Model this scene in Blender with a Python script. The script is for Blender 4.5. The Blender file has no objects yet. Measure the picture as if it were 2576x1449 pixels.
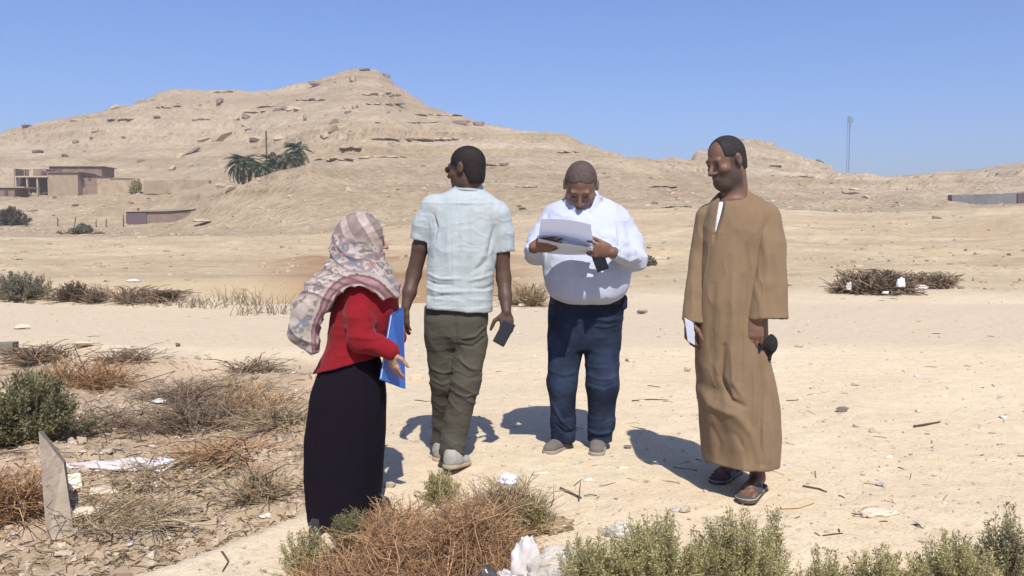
import bpy, math, random
import numpy as np
from mathutils import Vector, Matrix

# ------------------------------------------------------------------ camera, sky, sun, exposure
scene = bpy.context.scene
COL = scene.collection
CAM_H = 1.31                      # camera height above the sandy plateau
F_PX = 852.0                      # focal length in pixels of a 1024 px wide picture
PITCH = math.atan(56 / F_PX)
cam_d = bpy.data.cameras.new('camera')
cam = bpy.data.objects.new('camera', cam_d); COL.objects.link(cam)
cam.location = (0, 0, CAM_H)
cam.rotation_euler = (math.pi / 2 - PITCH, 0, 0)
cam_d.sensor_width = 36.0
cam_d.lens = 36.0 * F_PX / 1024.0
cam_d.clip_start = 0.05
cam_d.clip_end = 12000
scene.camera = cam

SUN_ELEV = math.radians(52)
SUN_AZ = math.radians(9)          # behind the camera, a little to the right
world = bpy.data.worlds.new('World'); scene.world = world
world.use_nodes = True
wn = world.node_tree.nodes; wl = world.node_tree.links
bg = wn['Background']
sky = wn.new('ShaderNodeTexSky'); sky.sky_type = 'NISHITA'
sky.sun_disc = False
sky.sun_elevation = SUN_ELEV
sky.sun_rotation = math.pi - SUN_AZ
sky.altitude = 0
sky.air_density = 1.0
sky.dust_density = 1.0
sky.ozone_density = 3.0
tint = wn.new('ShaderNodeMix'); tint.data_type = 'RGBA'; tint.blend_type = 'MULTIPLY'; tint.inputs['Factor'].default_value = 1.0
wl.new(sky.outputs['Color'], tint.inputs[6]); tint.inputs[7].default_value = (0.79, 0.92, 1.32, 1)
wl.new(tint.outputs[2], bg.inputs['Color'])
bg.inputs['Strength'].default_value = 0.090

sun_d = bpy.data.lights.new('sun', 'SUN')
sun_d.energy = 4.8
sun_d.angle = math.radians(0.6)
sun_d.color = (1.0, 0.95, 0.875)
sun = bpy.data.objects.new('sun', sun_d); COL.objects.link(sun)
sdir = Vector((math.sin(SUN_AZ) * math.cos(SUN_ELEV), -math.cos(SUN_AZ) * math.cos(SUN_ELEV), math.sin(SUN_ELEV)))
sun.rotation_euler = sdir.to_track_quat('Z', 'Y').to_euler()
sun.location = (5, -20, 30)

scene.view_settings.view_transform = 'Standard'
scene.view_settings.look = 'None'
scene.view_settings.exposure = 0.42
scene.view_settings.gamma = 1.0
scene.view_settings.use_curve_mapping = False
scene.cycles.use_denoising = True
scene.cycles.max_bounces = 5
scene.cycles.diffuse_bounces = 3
scene.cycles.glossy_bounces = 2
scene.cycles.use_adaptive_sampling = True
scene.cycles.adaptive_threshold = 0.02
scene.cycles.transparent_max_bounces = 12

rng = np.random.default_rng(7)
random.seed(7)

# ------------------------------------------------------------------ measuring helpers
SP, CP = math.sin(PITCH), math.cos(PITCH)
K = 1024.0 / 2576.0
def te(row):
    cy = (288.0 - row) / F_PX
    return (-SP + cy * CP) / (CP + cy * SP)
def uu(px, row):
    cy = (288.0 - row) / F_PX
    return ((px - 512.0) / F_PX) / (CP + cy * SP)
def W(xd, yd, d):
    """a point d metres in front of the camera, seen at (xd, yd) of the 2576 px wide picture"""
    px, row = xd * K, yd * K
    return (d * uu(px, row), d, CAM_H + d * te(row))

# ------------------------------------------------------------------ numpy noise
def _hash(i, j, k, seed):
    h = (i.astype(np.int64) * 374761393 + j.astype(np.int64) * 668265263 + k.astype(np.int64) * 2147483647 + seed * 974634777) & 0xFFFFFFFF
    h = ((h ^ (h >> 13)) * 1274126177) & 0xFFFFFFFF
    h = (h ^ (h >> 16)) & 0xFFFFFF
    return h.astype(np.float32) / float(0xFFFFFF)
def vnoise(x, y, z, seed=0):
    x = np.asarray(x, np.float32); y = np.asarray(y, np.float32); z = np.asarray(z, np.float32)
    x, y, z = np.broadcast_arrays(x, y, z)
    i = np.floor(x).astype(np.int32); j = np.floor(y).astype(np.int32); k = np.floor(z).astype(np.int32)
    fx = x - i; fy = y - j; fz = z - k
    fx = fx * fx * fx * (fx * (fx * 6 - 15) + 10); fy = fy * fy * fy * (fy * (fy * 6 - 15) + 10); fz = fz * fz * fz * (fz * (fz * 6 - 15) + 10)
    r = 0
    for di in (0, 1):
        wx = fx if di else 1 - fx
        for dj in (0, 1):
            wy = fy if dj else 1 - fy
            for dk in (0, 1):
                wz = fz if dk else 1 - fz
                r = r + wx * wy * wz * _hash(i + di, j + dj, k + dk, seed)
    return r * 2 - 1
def noise2(x, y, seed=0):
    x = np.asarray(x, np.float32); y = np.asarray(y, np.float32)
    x, y = np.broadcast_arrays(x, y)
    i = np.floor(x).astype(np.int32); j = np.floor(y).astype(np.int32)
    fx = x - i; fy = y - j
    fx = fx * fx * (3 - 2 * fx); fy = fy * fy * (3 - 2 * fy)
    z = np.zeros_like(i)
    return ((1 - fx) * (1 - fy) * _hash(i, j, z, seed) + fx * (1 - fy) * _hash(i + 1, j, z, seed)
            + (1 - fx) * fy * _hash(i, j + 1, z, seed) + fx * fy * _hash(i + 1, j + 1, z, seed)) * 2 - 1
def fbm2(x, y, oct=4, seed=0, gain=0.5):
    r = 0; a = 1; f = 1; t = 0
    for o in range(oct):
        r = r + a * noise2(x * f + o * 17.3, y * f - o * 9.1, seed + o); t += a; a *= gain; f *= 2.03
    return r / t
def sstep(a, b, x):
    t = np.clip((np.asarray(x) - a) / (b - a), 0, 1)
    return t * t * (3 - 2 * t)

# ------------------------------------------------------------------ objects
def mesh_np(name, verts, faces, smooth=False):
    """verts (n,3), faces (m,3|4) array or list of arrays"""
    me = bpy.data.meshes.new(name)
    verts = np.asarray(verts, np.float32)
    fl = faces if isinstance(faces, (list, tuple)) else [faces]
    fl = [np.asarray(f, np.int32) for f in fl if len(f)]
    nl = sum(f.size for f in fl); npoly = sum(len(f) for f in fl)
    me.vertices.add(len(verts)); me.vertices.foreach_set('co', verts.ravel())
    me.loops.add(nl); me.polygons.add(npoly)
    me.loops.foreach_set('vertex_index', np.concatenate([f.ravel() for f in fl]))
    starts = []; s = 0
    for f in fl:
        starts.append(s + np.arange(len(f)) * f.shape[1]); s += f.size
    me.polygons.foreach_set('loop_start', np.concatenate(starts).astype(np.int32))
    me.update(calc_edges=True)
    me.validate()
    me.polygons.foreach_set('use_smooth', np.full(len(me.polygons), bool(smooth)))
    return me
def add_color(me, rgb, name='Col'):
    a = me.color_attributes.new(name, 'FLOAT_COLOR', 'POINT')
    c = np.ones((len(me.vertices), 4), np.float32); c[:, :3] = rgb
    a.data.foreach_set('color', c.ravel())
def obj(name, me, mat=None, parent=None, loc=None, rot=None, scale=None):
    o = bpy.data.objects.new(name, me); COL.objects.link(o)
    if mat is not None and me is not None and not me.materials: me.materials.append(mat)
    if parent is not None: o.parent = parent
    if loc is not None: o.location = loc
    if rot is not None: o.rotation_euler = rot
    if scale is not None: o.scale = scale
    return o
def empty(name, loc, rz=0):
    o = bpy.data.objects.new(name, None); COL.objects.link(o)
    o.location = loc; o.rotation_euler = (0, 0, rz); o.empty_display_size = 0.1
    return o
def tag(o, label=None, cat=None, group=None, kind=None):
    if label: o['label'] = label
    if cat: o['category'] = cat
    if group: o['group'] = group
    if kind: o['kind'] = kind
    return o

class MB:
    """collects boxes, tubes and polygons into one mesh"""
    def __init__(s): s.v = []; s.q = []; s.t = []; s.n = 0
    def add(s, v, q=(), t=()):
        v = np.asarray(v, float).reshape(-1, 3)
        s.v.append(v)
        if len(q): s.q.append(np.asarray(q, int) + s.n)
        if len(t): s.t.append(np.asarray(t, int) + s.n)
        s.n += len(v); return s
    def hexa(s, p):     # 8 corners: bottom 4 ccw, top 4 ccw
        return s.add(p, [(3, 2, 1, 0), (4, 5, 6, 7), (0, 1, 5, 4), (1, 2, 6, 5), (2, 3, 7, 6), (3, 0, 4, 7)])
    def box(s, lo, hi):
        x0, y0, z0 = lo; x1, y1, z1 = hi
        return s.hexa([(x0, y0, z0), (x1, y0, z0), (x1, y1, z0), (x0, y1, z0), (x0, y0, z1), (x1, y0, z1), (x1, y1, z1), (x0, y1, z1)])
    def tube(s, pts, rad, sides=6):
        v, q = tubes(np.asarray(pts, float)[None], np.broadcast_to(np.asarray(rad, float), (len(pts),))[None], sides)
        s.add(v, q)
        n = len(pts)
        s.add(v[:sides], t=[(0, i + 1, i) for i in range(1, sides - 1)])
        s.add(v[-sides:], t=[(0, i, i + 1) for i in range(1, sides - 1)])
        return s
    def mesh(s, name, smooth=False):
        fs = []
        if s.q: fs.append(np.concatenate(s.q))
        if s.t: fs.append(np.concatenate(s.t))
        return mesh_np(name, np.concatenate(s.v), fs, smooth)
    def build(s, name, mat, parent=None, smooth=False, loc=None):
        return obj(name, s.mesh(name, smooth), mat, parent, loc)

def tubes(paths, rad, sides=3):
    """paths (N,S,3), rad (N,S) -> verts, quads"""
    paths = np.asarray(paths, np.float64); N, S, _ = paths.shape
    tan = np.gradient(paths, axis=1)
    tan /= np.linalg.norm(tan, axis=2, keepdims=True) + 1e-9
    ref = np.where(np.abs(tan[:, :, 2:3]) > 0.9, np.array([1.0, 0, 0]), np.array([0, 0, 1.0]))
    a = np.cross(tan, ref); a /= np.linalg.norm(a, axis=2, keepdims=True) + 1e-9
    b = np.cross(tan, a)
    ang = np.arange(sides) * 2 * math.pi / sides
    v = (paths[:, :, None, :] + rad[:, :, None, None] * (a[:, :, None, :] * np.cos(ang)[None, None, :, None] + b[:, :, None, :] * np.sin(ang)[None, None, :, None]))
    v = v.reshape(-1, 3)
    n = np.arange(N)[:, None, None] * S * sides; s_ = np.arange(S - 1)[None, :, None] * sides; k = np.arange(sides)[None, None, :]
    k2 = (k + 1) % sides
    q = np.stack([n + s_ + k, n + s_ + k2, n + s_ + sides + k2, n + s_ + sides + k], -1).reshape(-1, 4)
    return v, q
def leaves(pos, dirs, length, width, rg):
    """one diamond quad for each leaf"""
    N = len(pos)
    dirs = dirs / (np.linalg.norm(dirs, axis=1, keepdims=True) + 1e-9)
    side = np.cross(dirs, rg.normal(size=(N, 3)) * .6 + np.array([.1, -.5, .8])); side /= np.linalg.norm(side, axis=1, keepdims=True) + 1e-9
    L = np.broadcast_to(length, (N,))[:, None]; Wd = np.broadcast_to(width, (N,))[:, None]
    v = np.stack([pos, pos + dirs * L * .5 + side * Wd * .5, pos + dirs * L, pos + dirs * L * .5 - side * Wd * .5], 1).reshape(-1, 3)
    q = np.arange(N * 4).reshape(N, 4)
    return v, q

# ------------------------------------------------------------------ materials
def srgb(r, g, b):
    f = lambda c: (c / 255 / 12.92) if c / 255 <= 0.04045 else ((c / 255 + 0.055) / 1.055) ** 2.4
    return (f(r), f(g), f(b))
MATS = {}
def mat(name, color=None, rough=0.85, vary=0.15, scale=6.0, bump=0.0, bscale=40.0, attr=False, color2=None, spec=0.25,
        sheen=0.0, trans=0.0, alpha=1.0, sub=0.0, detail=4.0, stretch=None, obvary=0.0, metallic=0.0, crease=0.0, cscale=10.0, cstretch=(1, 1, 1)):
    if name in MATS: return MATS[name]
    m = bpy.data.materials.new(name); MATS[name] = m; m.use_nodes = True
    N = m.node_tree.nodes; L = m.node_tree.links
    p = N['Principled BSDF']
    p.inputs['Roughness'].default_value = rough
    p.inputs['Specular IOR Level'].default_value = spec
    p.inputs['Metallic'].default_value = metallic
    if sheen: p.inputs['Sheen Weight'].default_value = sheen
    if trans: p.inputs['Transmission Weight'].default_value = trans
    if alpha < 1: p.inputs['Alpha'].default_value = alpha
    if sub:
        p.inputs['Subsurface Weight'].default_value = sub
        p.inputs['Subsurface Radius'].default_value = (0.02, 0.01, 0.006)
    tc = N.new('ShaderNodeTexCoord')
    vec = tc.outputs['Object']
    if stretch:
        mp = N.new('ShaderNodeMapping'); mp.inputs['Scale'].default_value = stretch
        L.new(vec, mp.inputs['Vector']); vec = mp.outputs['Vector']
    no = N.new('ShaderNodeTexNoise'); no.inputs['Scale'].default_value = scale; no.inputs['Detail'].default_value = detail
    L.new(vec, no.inputs['Vector'])
    if attr:
        at = N.new('ShaderNodeVertexColor'); at.layer_name = 'Col'; base = at.outputs['Color']
    else:
        rgb = N.new('ShaderNodeRGB'); rgb.outputs[0].default_value = (*color, 1); base = rgb.outputs[0]
    if color2 is not None:
        ra = N.new('ShaderNodeMapRange'); ra.inputs['From Min'].default_value = 0.38; ra.inputs['From Max'].default_value = 0.62
        L.new(no.outputs['Fac'], ra.inputs['Value'])
        mx = N.new('ShaderNodeMix'); mx.data_type = 'RGBA'
        L.new(ra.outputs['Result'], mx.inputs['Factor']); L.new(base, mx.inputs[6]); mx.inputs[7].default_value = (*color2, 1)
        base = mx.outputs[2]
    mr = N.new('ShaderNodeMapRange'); mr.inputs['From Min'].default_value = 0.3; mr.inputs['From Max'].default_value = 0.7
    mr.inputs['To Min'].default_value = 1 - vary; mr.inputs['To Max'].default_value = 1 + vary
    L.new(no.outputs['Fac'], mr.inputs['Value'])
    mul = N.new('ShaderNodeVectorMath'); mul.operation = 'SCALE'
    L.new(base, mul.inputs[0]); L.new(mr.outputs['Result'], mul.inputs['Scale'])
    out = mul.outputs[0]
    if obvary:
        oi = N.new('ShaderNodeObjectInfo'); m2 = N.new('ShaderNodeMapRange')
        m2.inputs['To Min'].default_value = 1 - obvary; m2.inputs['To Max'].default_value = 1 + obvary
        L.new(oi.outputs['Random'], m2.inputs['Value'])
        mu2 = N.new('ShaderNodeVectorMath'); mu2.operation = 'SCALE'
        L.new(out, mu2.inputs[0]); L.new(m2.outputs['Result'], mu2.inputs['Scale']); out = mu2.outputs[0]
    L.new(out, p.inputs['Base Color'])
    if bump:
        nb = N.new('ShaderNodeTexNoise'); nb.inputs['Scale'].default_value = bscale; nb.inputs['Detail'].default_value = 6
        L.new(vec, nb.inputs['Vector'])
        bp = N.new('ShaderNodeBump'); bp.inputs['Strength'].default_value = 1.0; bp.inputs['Distance'].default_value = bump
        L.new(nb.outputs['Fac'], bp.inputs['Height']); L.new(bp.outputs['Normal'], p.inputs['Normal'])
        if crease:
            mp = N.new('ShaderNodeMapping'); mp.inputs['Scale'].default_value = cstretch; L.new(tc.outputs['Object'], mp.inputs['Vector'])
            wv = N.new('ShaderNodeTexNoise'); wv.inputs['Scale'].default_value = cscale * .6; wv.inputs['Detail'].default_value = 1; L.new(mp.outputs['Vector'], wv.inputs['Vector'])
            va = N.new('ShaderNodeVectorMath'); va.operation = 'MULTIPLY_ADD'; L.new(wv.outputs['Color'], va.inputs[0]); va.inputs[1].default_value = (.09, .09, .09); L.new(mp.outputs['Vector'], va.inputs[2])
            nc = N.new('ShaderNodeTexNoise'); nc.inputs['Scale'].default_value = cscale; nc.inputs['Detail'].default_value = 2; L.new(va.outputs[0], nc.inputs['Vector'])
            ab = N.new('ShaderNodeMath'); ab.operation = 'SUBTRACT'; ab.inputs[1].default_value = .5; L.new(nc.outputs['Fac'], ab.inputs[0])
            a2 = N.new('ShaderNodeMath'); a2.operation = 'ABSOLUTE'; L.new(ab.outputs[0], a2.inputs[0])
            a3 = N.new('ShaderNodeMapRange'); a3.inputs['From Max'].default_value = .14; a3.inputs['To Min'].default_value = 1; a3.inputs['To Max'].default_value = 0; L.new(a2.outputs[0], a3.inputs['Value'])
            a4 = N.new('ShaderNodeMath'); a4.operation = 'POWER'; a4.inputs[1].default_value = 2.0; L.new(a3.outputs['Result'], a4.inputs[0])
            b2 = N.new('ShaderNodeBump'); b2.inputs['Strength'].default_value = 1; b2.inputs['Distance'].default_value = crease
            L.new(a4.outputs[0], b2.inputs['Height']); L.new(bp.outputs['Normal'], b2.inputs['Normal']); L.new(b2.outputs['Normal'], p.inputs['Normal'])
    return m
# ------------------------------------------------------------------ terrain: plateau, path, ditch, plain and the layered hills
# each control column: picture column, then (distance, picture row) pairs going away from the camera
PROF = {
   -60: [(100,237),(140,228),(152,223),(160,210),(172,199),(182,191),(200,180),(225,168),(250,157),(280,145)],
     0: [(100,237),(140,227),(152,222),(160,209),(172,198),(182,190),(200,178),(225,165),(255,150),(285,131)],
    40: [(100,237),(140,227),(152,222),(160,209),(172,199),(181,190),(198,178),(225,162),(255,145),(287,121)],
    99: [(100,237),(140,228),(152,222),(160,212),(172,200),(180,190),(195,178),(220,165),(250,144),(290,107)],
   139: [(100,237),(140,227),(150,222),(160,212),(172,199),(182,188),(197,176),(222,163),(255,138),(293,97)],
   171: [(100,236),(135,227),(147,221),(158,207),(170,194),(182,186),(200,174),(225,162),(258,131),(295,90)],
   200: [(100,236),(120,229),(135,215),(146,199),(155,187),(165,188),(180,180),(200,170),(225,158),(260,127),(296,89)],
   222: [(100,236),(118,228),(130,210),(140,192),(148,182),(158,186),(178,176),(200,166),(225,154),(260,125),(297,88.5)],
   250: [(100,236),(115,225),(125,206),(135,187),(141,176),(152,184),(172,172),(200,160),(228,146),(262,122),(298,88)],
   280: [(100,235),(112,222),(122,203),(131,181),(138,167),(150,175),(168,164),(195,151),(226,135),(262,111),(300,86)],
   308: [(100,234),(110,220),(120,201),(130,177),(137,159),(150,165),(165,157),(190,145),(225,125),(262,104),(302,80)],
   338: [(95,235),(107,221),(120,200),(135,176),(150,161),(170,152),(192,141),(225,120),(262,96),(304,69)],
   354: [(90,236),(105,222),(120,199),(140,173),(160,158),(190,141),(225,118),(262,92),(305,64.5)],
   378: [(90,236),(105,221),(120,198),(140,173),(160,158),(190,142),(225,121),(262,95),(304,68)],
   391: [(88,236),(104,221),(120,198),(140,173),(160,159),(190,143),(225,124),(262,101),(302,79)],
   405: [(88,236),(103,220),(120,197),(142,173),(165,158),(195,143),(230,124),(265,107),(298,91)],
   421: [(86,237),(102,220),(120,197),(143,173),(167,158),(198,143),(232,126),(262,113),(290,101)],
   441: [(84,237),(100,219),(120,196),(144,173),(170,157),(200,142),(232,128),(255,119),(278,108)],
   461: [(80,238),(100,218),(120,196),(145,172),(170,157),(200,142),(232,130),(268,116)],
   497: [(76,239),(98,217),(118,195),(142,174),(170,157),(200,143),(228,134),(258,124)],
   548: [(70,240),(95,215),(115,195),(140,177),(170,158),(200,146),(240,129)],
   568: [(68,241),(94,215),(113,195),(140,178),(170,160),(200,149),(236,135)],
   596: [(64,242),(92,215),(112,196),(138,179),(168,163),(195,154),(226,145)],
   632: [(60,243),(90,216),(110,198),(136,181),(165,166),(190,159),(214,153)],
   676: [(58,243),(88,217),(108,200),(134,185),(165,170),(195,161),(225,155.5)],
   695: [(56,244),(86,218),(107,201),(134,187),(165,173),(200,165),(250,160),(300,153)],
   715: [(54,245),(84,219),(106,202),(133,190),(163,176),(200,168),(255,158),(310,143)],
   735: [(52,246),(82,220),(105,203),(132,192),(162,179),(200,171),(258,157),(318,136)],
   755: [(50,247),(81,221),(105,204),(132,193),(162,180),(200,173),(260,158),(320,137)],
   779: [(50,247),(80,222),(105,205),(132,194),(162,181),(200,175),(260,162),(320,145)],
   807: [(50,247),(80,223),(105,206),(132,195),(162,183),(200,176),(260,167),(318,155)],
   831: [(50,247),(80,224),(105,207),(131,196),(161,184),(200,178),(260,171),(310,164)],
   850: [(50,247),(80,224),(105,208),(130,197),(160,185),(200,179),(270,173)],
   914: [(45,250),(70,233),(95,212),(110,201),(135,193),(165,184),(205,178),(270,174)],
   954: [(40,253),(65,236),(90,216),(104,203),(116,199),(140,190),(165,182),(205,177),(270,171)],
   985: [(40,253),(62,237),(88,216),(103,203),(110,205),(126,200),(150,184),(172,179),(210,174),(270,168)],
  1024: [(40,253),(60,238),(88,214),(103,203),(110,206),(126,202),(150,180),(172,174),(210,170),(270,163)],
  1100: [(40,253),(60,238),(88,214),(103,203),(110,206),(126,202),(150,178),(172,170),(210,165),(270,158)],
}
DG = np.concatenate([np.geomspace(0.35, 30, 235), np.linspace(30.3, 100, 120)[0:], np.linspace(101, 325, 250), np.geomspace(332, 6000, 26)])
cols = sorted(PROF)
u_ctrl = []; z_tab = []
for px in cols:
    pr = PROF[px]
    ridge_d, ridge_row = pr[-1]
    u_ctrl.append(uu(px, ridge_row))
    ds = [0.0, 26.0, 36.0]; zs = [0.0, 0.0, 0.03]
    for d, r in pr:
        if d > ds[-1] + 1: ds.append(d); zs.append(CAM_H + d * te(r))
    zr = zs[-1]
    # the far side of the ridge falls away to the desert plain
    ds += [ridge_d + 8, ridge_d + 60, ridge_d + 200, 900, 7000]; zs += [zr - 0.6, zr - 9, max(zr * 0.45, 4), 6.0, 6.0]
    z_tab.append(np.interp(DG, ds, zs))
# columns outside the picture run on
u_ctrl = np.array([-40, -2.2] + u_ctrl + [2.2, 40]); z_tab = np.array([z_tab[0] * 0.15, z_tab[0] * 0.8] + z_tab + [z_tab[-1] * 0.8, z_tab[-1] * 0.15])
# round the corners of each column's profile a little
_w = np.array([1, 2, 3, 2, 1], float); _w /= _w.sum()
_ridge_keep = z_tab.copy()
for _ in range(2):
    _p = np.pad(z_tab, ((0, 0), (2, 2)), mode='edge')
    z_tab = sum(_w[i] * _p[:, i:i + z_tab.shape[1]] for i in range(5))
def z_base(u, d):
    u = np.asarray(u, float); d = np.asarray(d, float)
    i = np.clip(np.searchsorted(u_ctrl, u) - 1, 0, len(u_ctrl) - 2)
    t = np.clip((u - u_ctrl[i]) / (u_ctrl[i + 1] - u_ctrl[i]), 0, 1)
    j = np.clip(np.searchsorted(DG, d) - 1, 0, len(DG) - 2)
    s = np.clip((d - DG[j]) / (DG[j + 1] - DG[j]), 0, 1)
    z0 = z_tab[i, j] * (1 - s) + z_tab[i, j + 1] * s
    z1 = z_tab[i + 1, j] * (1 - s) + z_tab[i + 1, j + 1] * s
    return z0 * (1 - t) + z1 * t
def litter_zone(x, y):
    """1 on the littered bank in the left foreground"""
    edge = -0.62 - 0.16 * (y - 4.0) + 0.18 * noise2(y * 0.9, x * 0.3 + 3, 5)
    edge = np.where(y < 4.4, -0.95 - (4.4 - y) * 0.95, edge)
    far = 9.4 + 0.35 * noise2(x * 0.7, 2.0 + 0 * x, 8) + 0.12 * np.clip(-x - 2, 0, 6)
    return sstep(0, 0.35, edge - x) * sstep(0, 0.8, far - y) * sstep(2.2, 3.2, y)
def zfun(x, y):
    x = np.asarray(x, float); y = np.asarray(y, float)
    fwd = sstep(0.0, 12.0, y)
    yy = np.maximum(y, 0.3)
    r = np.hypot(x, y)
    z = z_base(np.clip(x / yy, -40, 40), np.where(y > 0.3, yy, 0.35)) * fwd
    # ditch beyond the path on the left
    dl = sstep(0.08, -0.22, x / yy - 0.02 * noise2(yy * 0.3, x * 0.1, 3))
    bed = sstep(15.6, 17.2, y + 0.25 * noise2(x * .35, y * .1, 12)) * sstep(24.5, 20.5, y)
    z = z - 0.75 * dl * bed
    z = z + 0.16 * dl * np.exp(-((y - 15.3) / 0.7) ** 2) * (0.4 + 0.6 * noise2(x * .5, 4.0, 9))
    # ground falls gently towards the camera's left
    z = z - 0.20 * sstep(5.4, 3.6, y) * sstep(0.6, -1.3, x) - 0.10 * sstep(3.6, 1.5, y)
    lz = litter_zone(x, y)
    near = sstep(60, 25, r)
    z = z + lz * (-0.16 + 0.16 * fbm2(x * 1.3, y * 1.3, 4, 21) + 0.05 * fbm2(x * 7, y * 7, 3, 22))
    z = z + near * (0.020 * fbm2(x * 1.1, y * 1.1, 4, 31) + 0.006 * fbm2(x * 6, y * 6, 3, 33))
    # plain beyond: low heaps and wheel tracks
    mid = sstep(24, 34, y) * sstep(120, 70, y)
    z = z + mid * (0.45 * fbm2(x * 0.09, y * 0.12, 4, 41) + .22 * fbm2(x * .3, y * .5, 3, 42))
    # right: edge of a low terrace
    rt = sstep(0.12, 0.3, x / yy)
    z = z + rt * 0.22 * sstep(22, 30, y + 2 * noise2(x * .2, y * .1, 44)) * sstep(48, 34, y)
    # hills: strata, gullies and rubble
    hw = sstep(90, 125, y) * sstep(430, 330, y) * sstep(2.0, 5.0, z)
    z = z + hw * (1.3 * fbm2(x * 0.035, y * 0.05, 4, 51) + 0.75 * fbm2(x * 0.13, y * 0.17, 4, 52) - 0.7 * (1 - np.abs(fbm2(x * .06, y * .03, 3, 57))) ** 4)
    up = sstep(5, 14, z)
    step = 2.7
    zz = z + 0.55 * fbm2(x * 0.03, y * 0.015, 3, 53)
    fr = zz / step - np.floor(zz / step)
    stair = np.floor(zz / step) * step + step * sstep(0.74, 0.96, fr) - zz
    msk = sstep(-0.12, 0.35, fbm2(x * 0.022, zz * 0.16, 3, 54))
    z = z + hw * up * stair * (0.85 - .6 * sstep(42, 52, z)) * msk
    fr2 = zz / 0.9 - np.floor(zz / 0.9)
    z = z + hw * up * (np.floor(zz / 0.9) * .9 + .9 * sstep(0.5, 0.95, fr2) - zz) * 0.5 * sstep(0.0, 0.4, fbm2(x * 0.03 + 9, zz * 0.3, 3, 56))
    return z

half = math.radians(37)
ang = np.concatenate([np.linspace(-math.pi, -half - 0.02, 60)[:-1], np.linspace(-half, half, 500), np.linspace(half + 0.02, math.pi, 60)[1:]])
rad = DG[::1]
A, R = np.meshgrid(ang, rad, indexing='ij')
# depth rather than radius inside the picture so the rows follow the control table
inv = np.where(np.abs(A) < 1.2, 1 / np.maximum(np.cos(A), 0.3), 1 / math.cos(1.2))
GX = np.sin(A) * R * inv; GY = np.cos(A) * R * inv
GZ = zfun(GX, GY)
gi = np.arange(GX.size).reshape(GX.shape)
gf = np.stack([gi[:-1, :-1], gi[1:, :-1], gi[1:, 1:], gi[:-1, 1:]], -1).reshape(-1, 4)
GV = np.stack([GX, GY, GZ], -1).reshape(-1, 3)
def ground_color(x, y, z):
    n1 = fbm2(x * 0.35, y * 0.35, 4, 61); n2 = fbm2(x * 0.02, y * 0.03, 4, 62); n3 = fbm2(x * 1.7, y * 1.7, 3, 63)
    c = np.ones(x.shape + (3,)) * np.array([0.515, 0.425, 0.298])
    side = sstep(-2.5, 2.0, x)[..., None] * sstep(20, 9, y)[..., None]; c = c * (1 + side * np.array([.12, .10, .06]))
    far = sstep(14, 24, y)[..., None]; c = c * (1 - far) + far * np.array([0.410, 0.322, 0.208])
    c = c + n1[..., None] * np.array([0.060, 0.056, 0.048]) + n2[..., None] * np.array([0.02, 0.03, 0.035]) + n3[..., None] * np.array([.035, .033, .028])
    path = sstep(9.3, 10.2, y + .3 * n1) * sstep(16.2, 15.2, y + .3 * n1)
    c = c * (1 - path[..., None]) + path[..., None] * np.array([0.500, 0.410, 0.288])
    # reddish bare earth just beyond the ditch
    red = sstep(0.06, -0.04, x / np.maximum(y, 1)) * sstep(-0.34, -0.2, x / np.maximum(y, 1)) * sstep(19, 22, y) * sstep(48, 34, y) * sstep(-.8, .0, n1)
    c = c * (1 - .9 * red[..., None]) + .9 * red[..., None] * np.array([0.270, 0.165, 0.085])
    stk = sstep(20, 28, y) * sstep(120, 90, y) * fbm2(x * .06, y * .55, 4, 67); c = c * (1 + .22 * stk[..., None])
    wash = sstep(24, 40, y) * sstep(110, 80, y) * sstep(0.1, 0.5, fbm2(x * .05, y * .12, 3, 66))
    c = c * (1 - .5 * wash[..., None]) + .5 * wash[..., None] * np.array([0.40, 0.298, 0.19])
    lz = litter_zone(x, y)
    lcol = np.array([0.375, 0.285, 0.190]) + n3[..., None] * np.array([.07, .055, .04])
    c = c * (1 - lz[..., None]) + lz[..., None] * lcol
    hw = sstep(95, 135, y) * sstep(3, 7, z)
    st = fbm2(x * 0.012, z * 0.55 + 0.1 * x * .02, 4, 71)
    hc = np.array([0.388, 0.304, 0.202]) + st[..., None] * np.array([0.09, 0.085, 0.075]) + fbm2(x * .11, z * .35, 4, 77)[..., None] * np.array([.05, .045, .035])
    pink = (sstep(24, 48, z) * .8 + .35 * sstep(0, .5, fbm2(x * .02, z * .1, 3, 73)))[..., None]
    hc = hc * (1 - .55 * pink) + .55 * pink * np.array([0.315, 0.232, 0.162])
    # dark edge of the strata: overhang shade painted into the colour
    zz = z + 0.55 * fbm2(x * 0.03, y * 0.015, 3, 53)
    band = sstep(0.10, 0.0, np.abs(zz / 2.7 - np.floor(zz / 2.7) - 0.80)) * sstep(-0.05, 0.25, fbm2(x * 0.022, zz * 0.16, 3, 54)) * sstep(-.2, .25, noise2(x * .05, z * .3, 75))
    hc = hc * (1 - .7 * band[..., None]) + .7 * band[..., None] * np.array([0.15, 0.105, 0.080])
    c = c * (1 - hw[..., None]) + hw[..., None] * hc
    return np.clip(c, 0.02, 0.9)
GC = ground_color(GX, GY, GZ).reshape(-1, 3)

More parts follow.
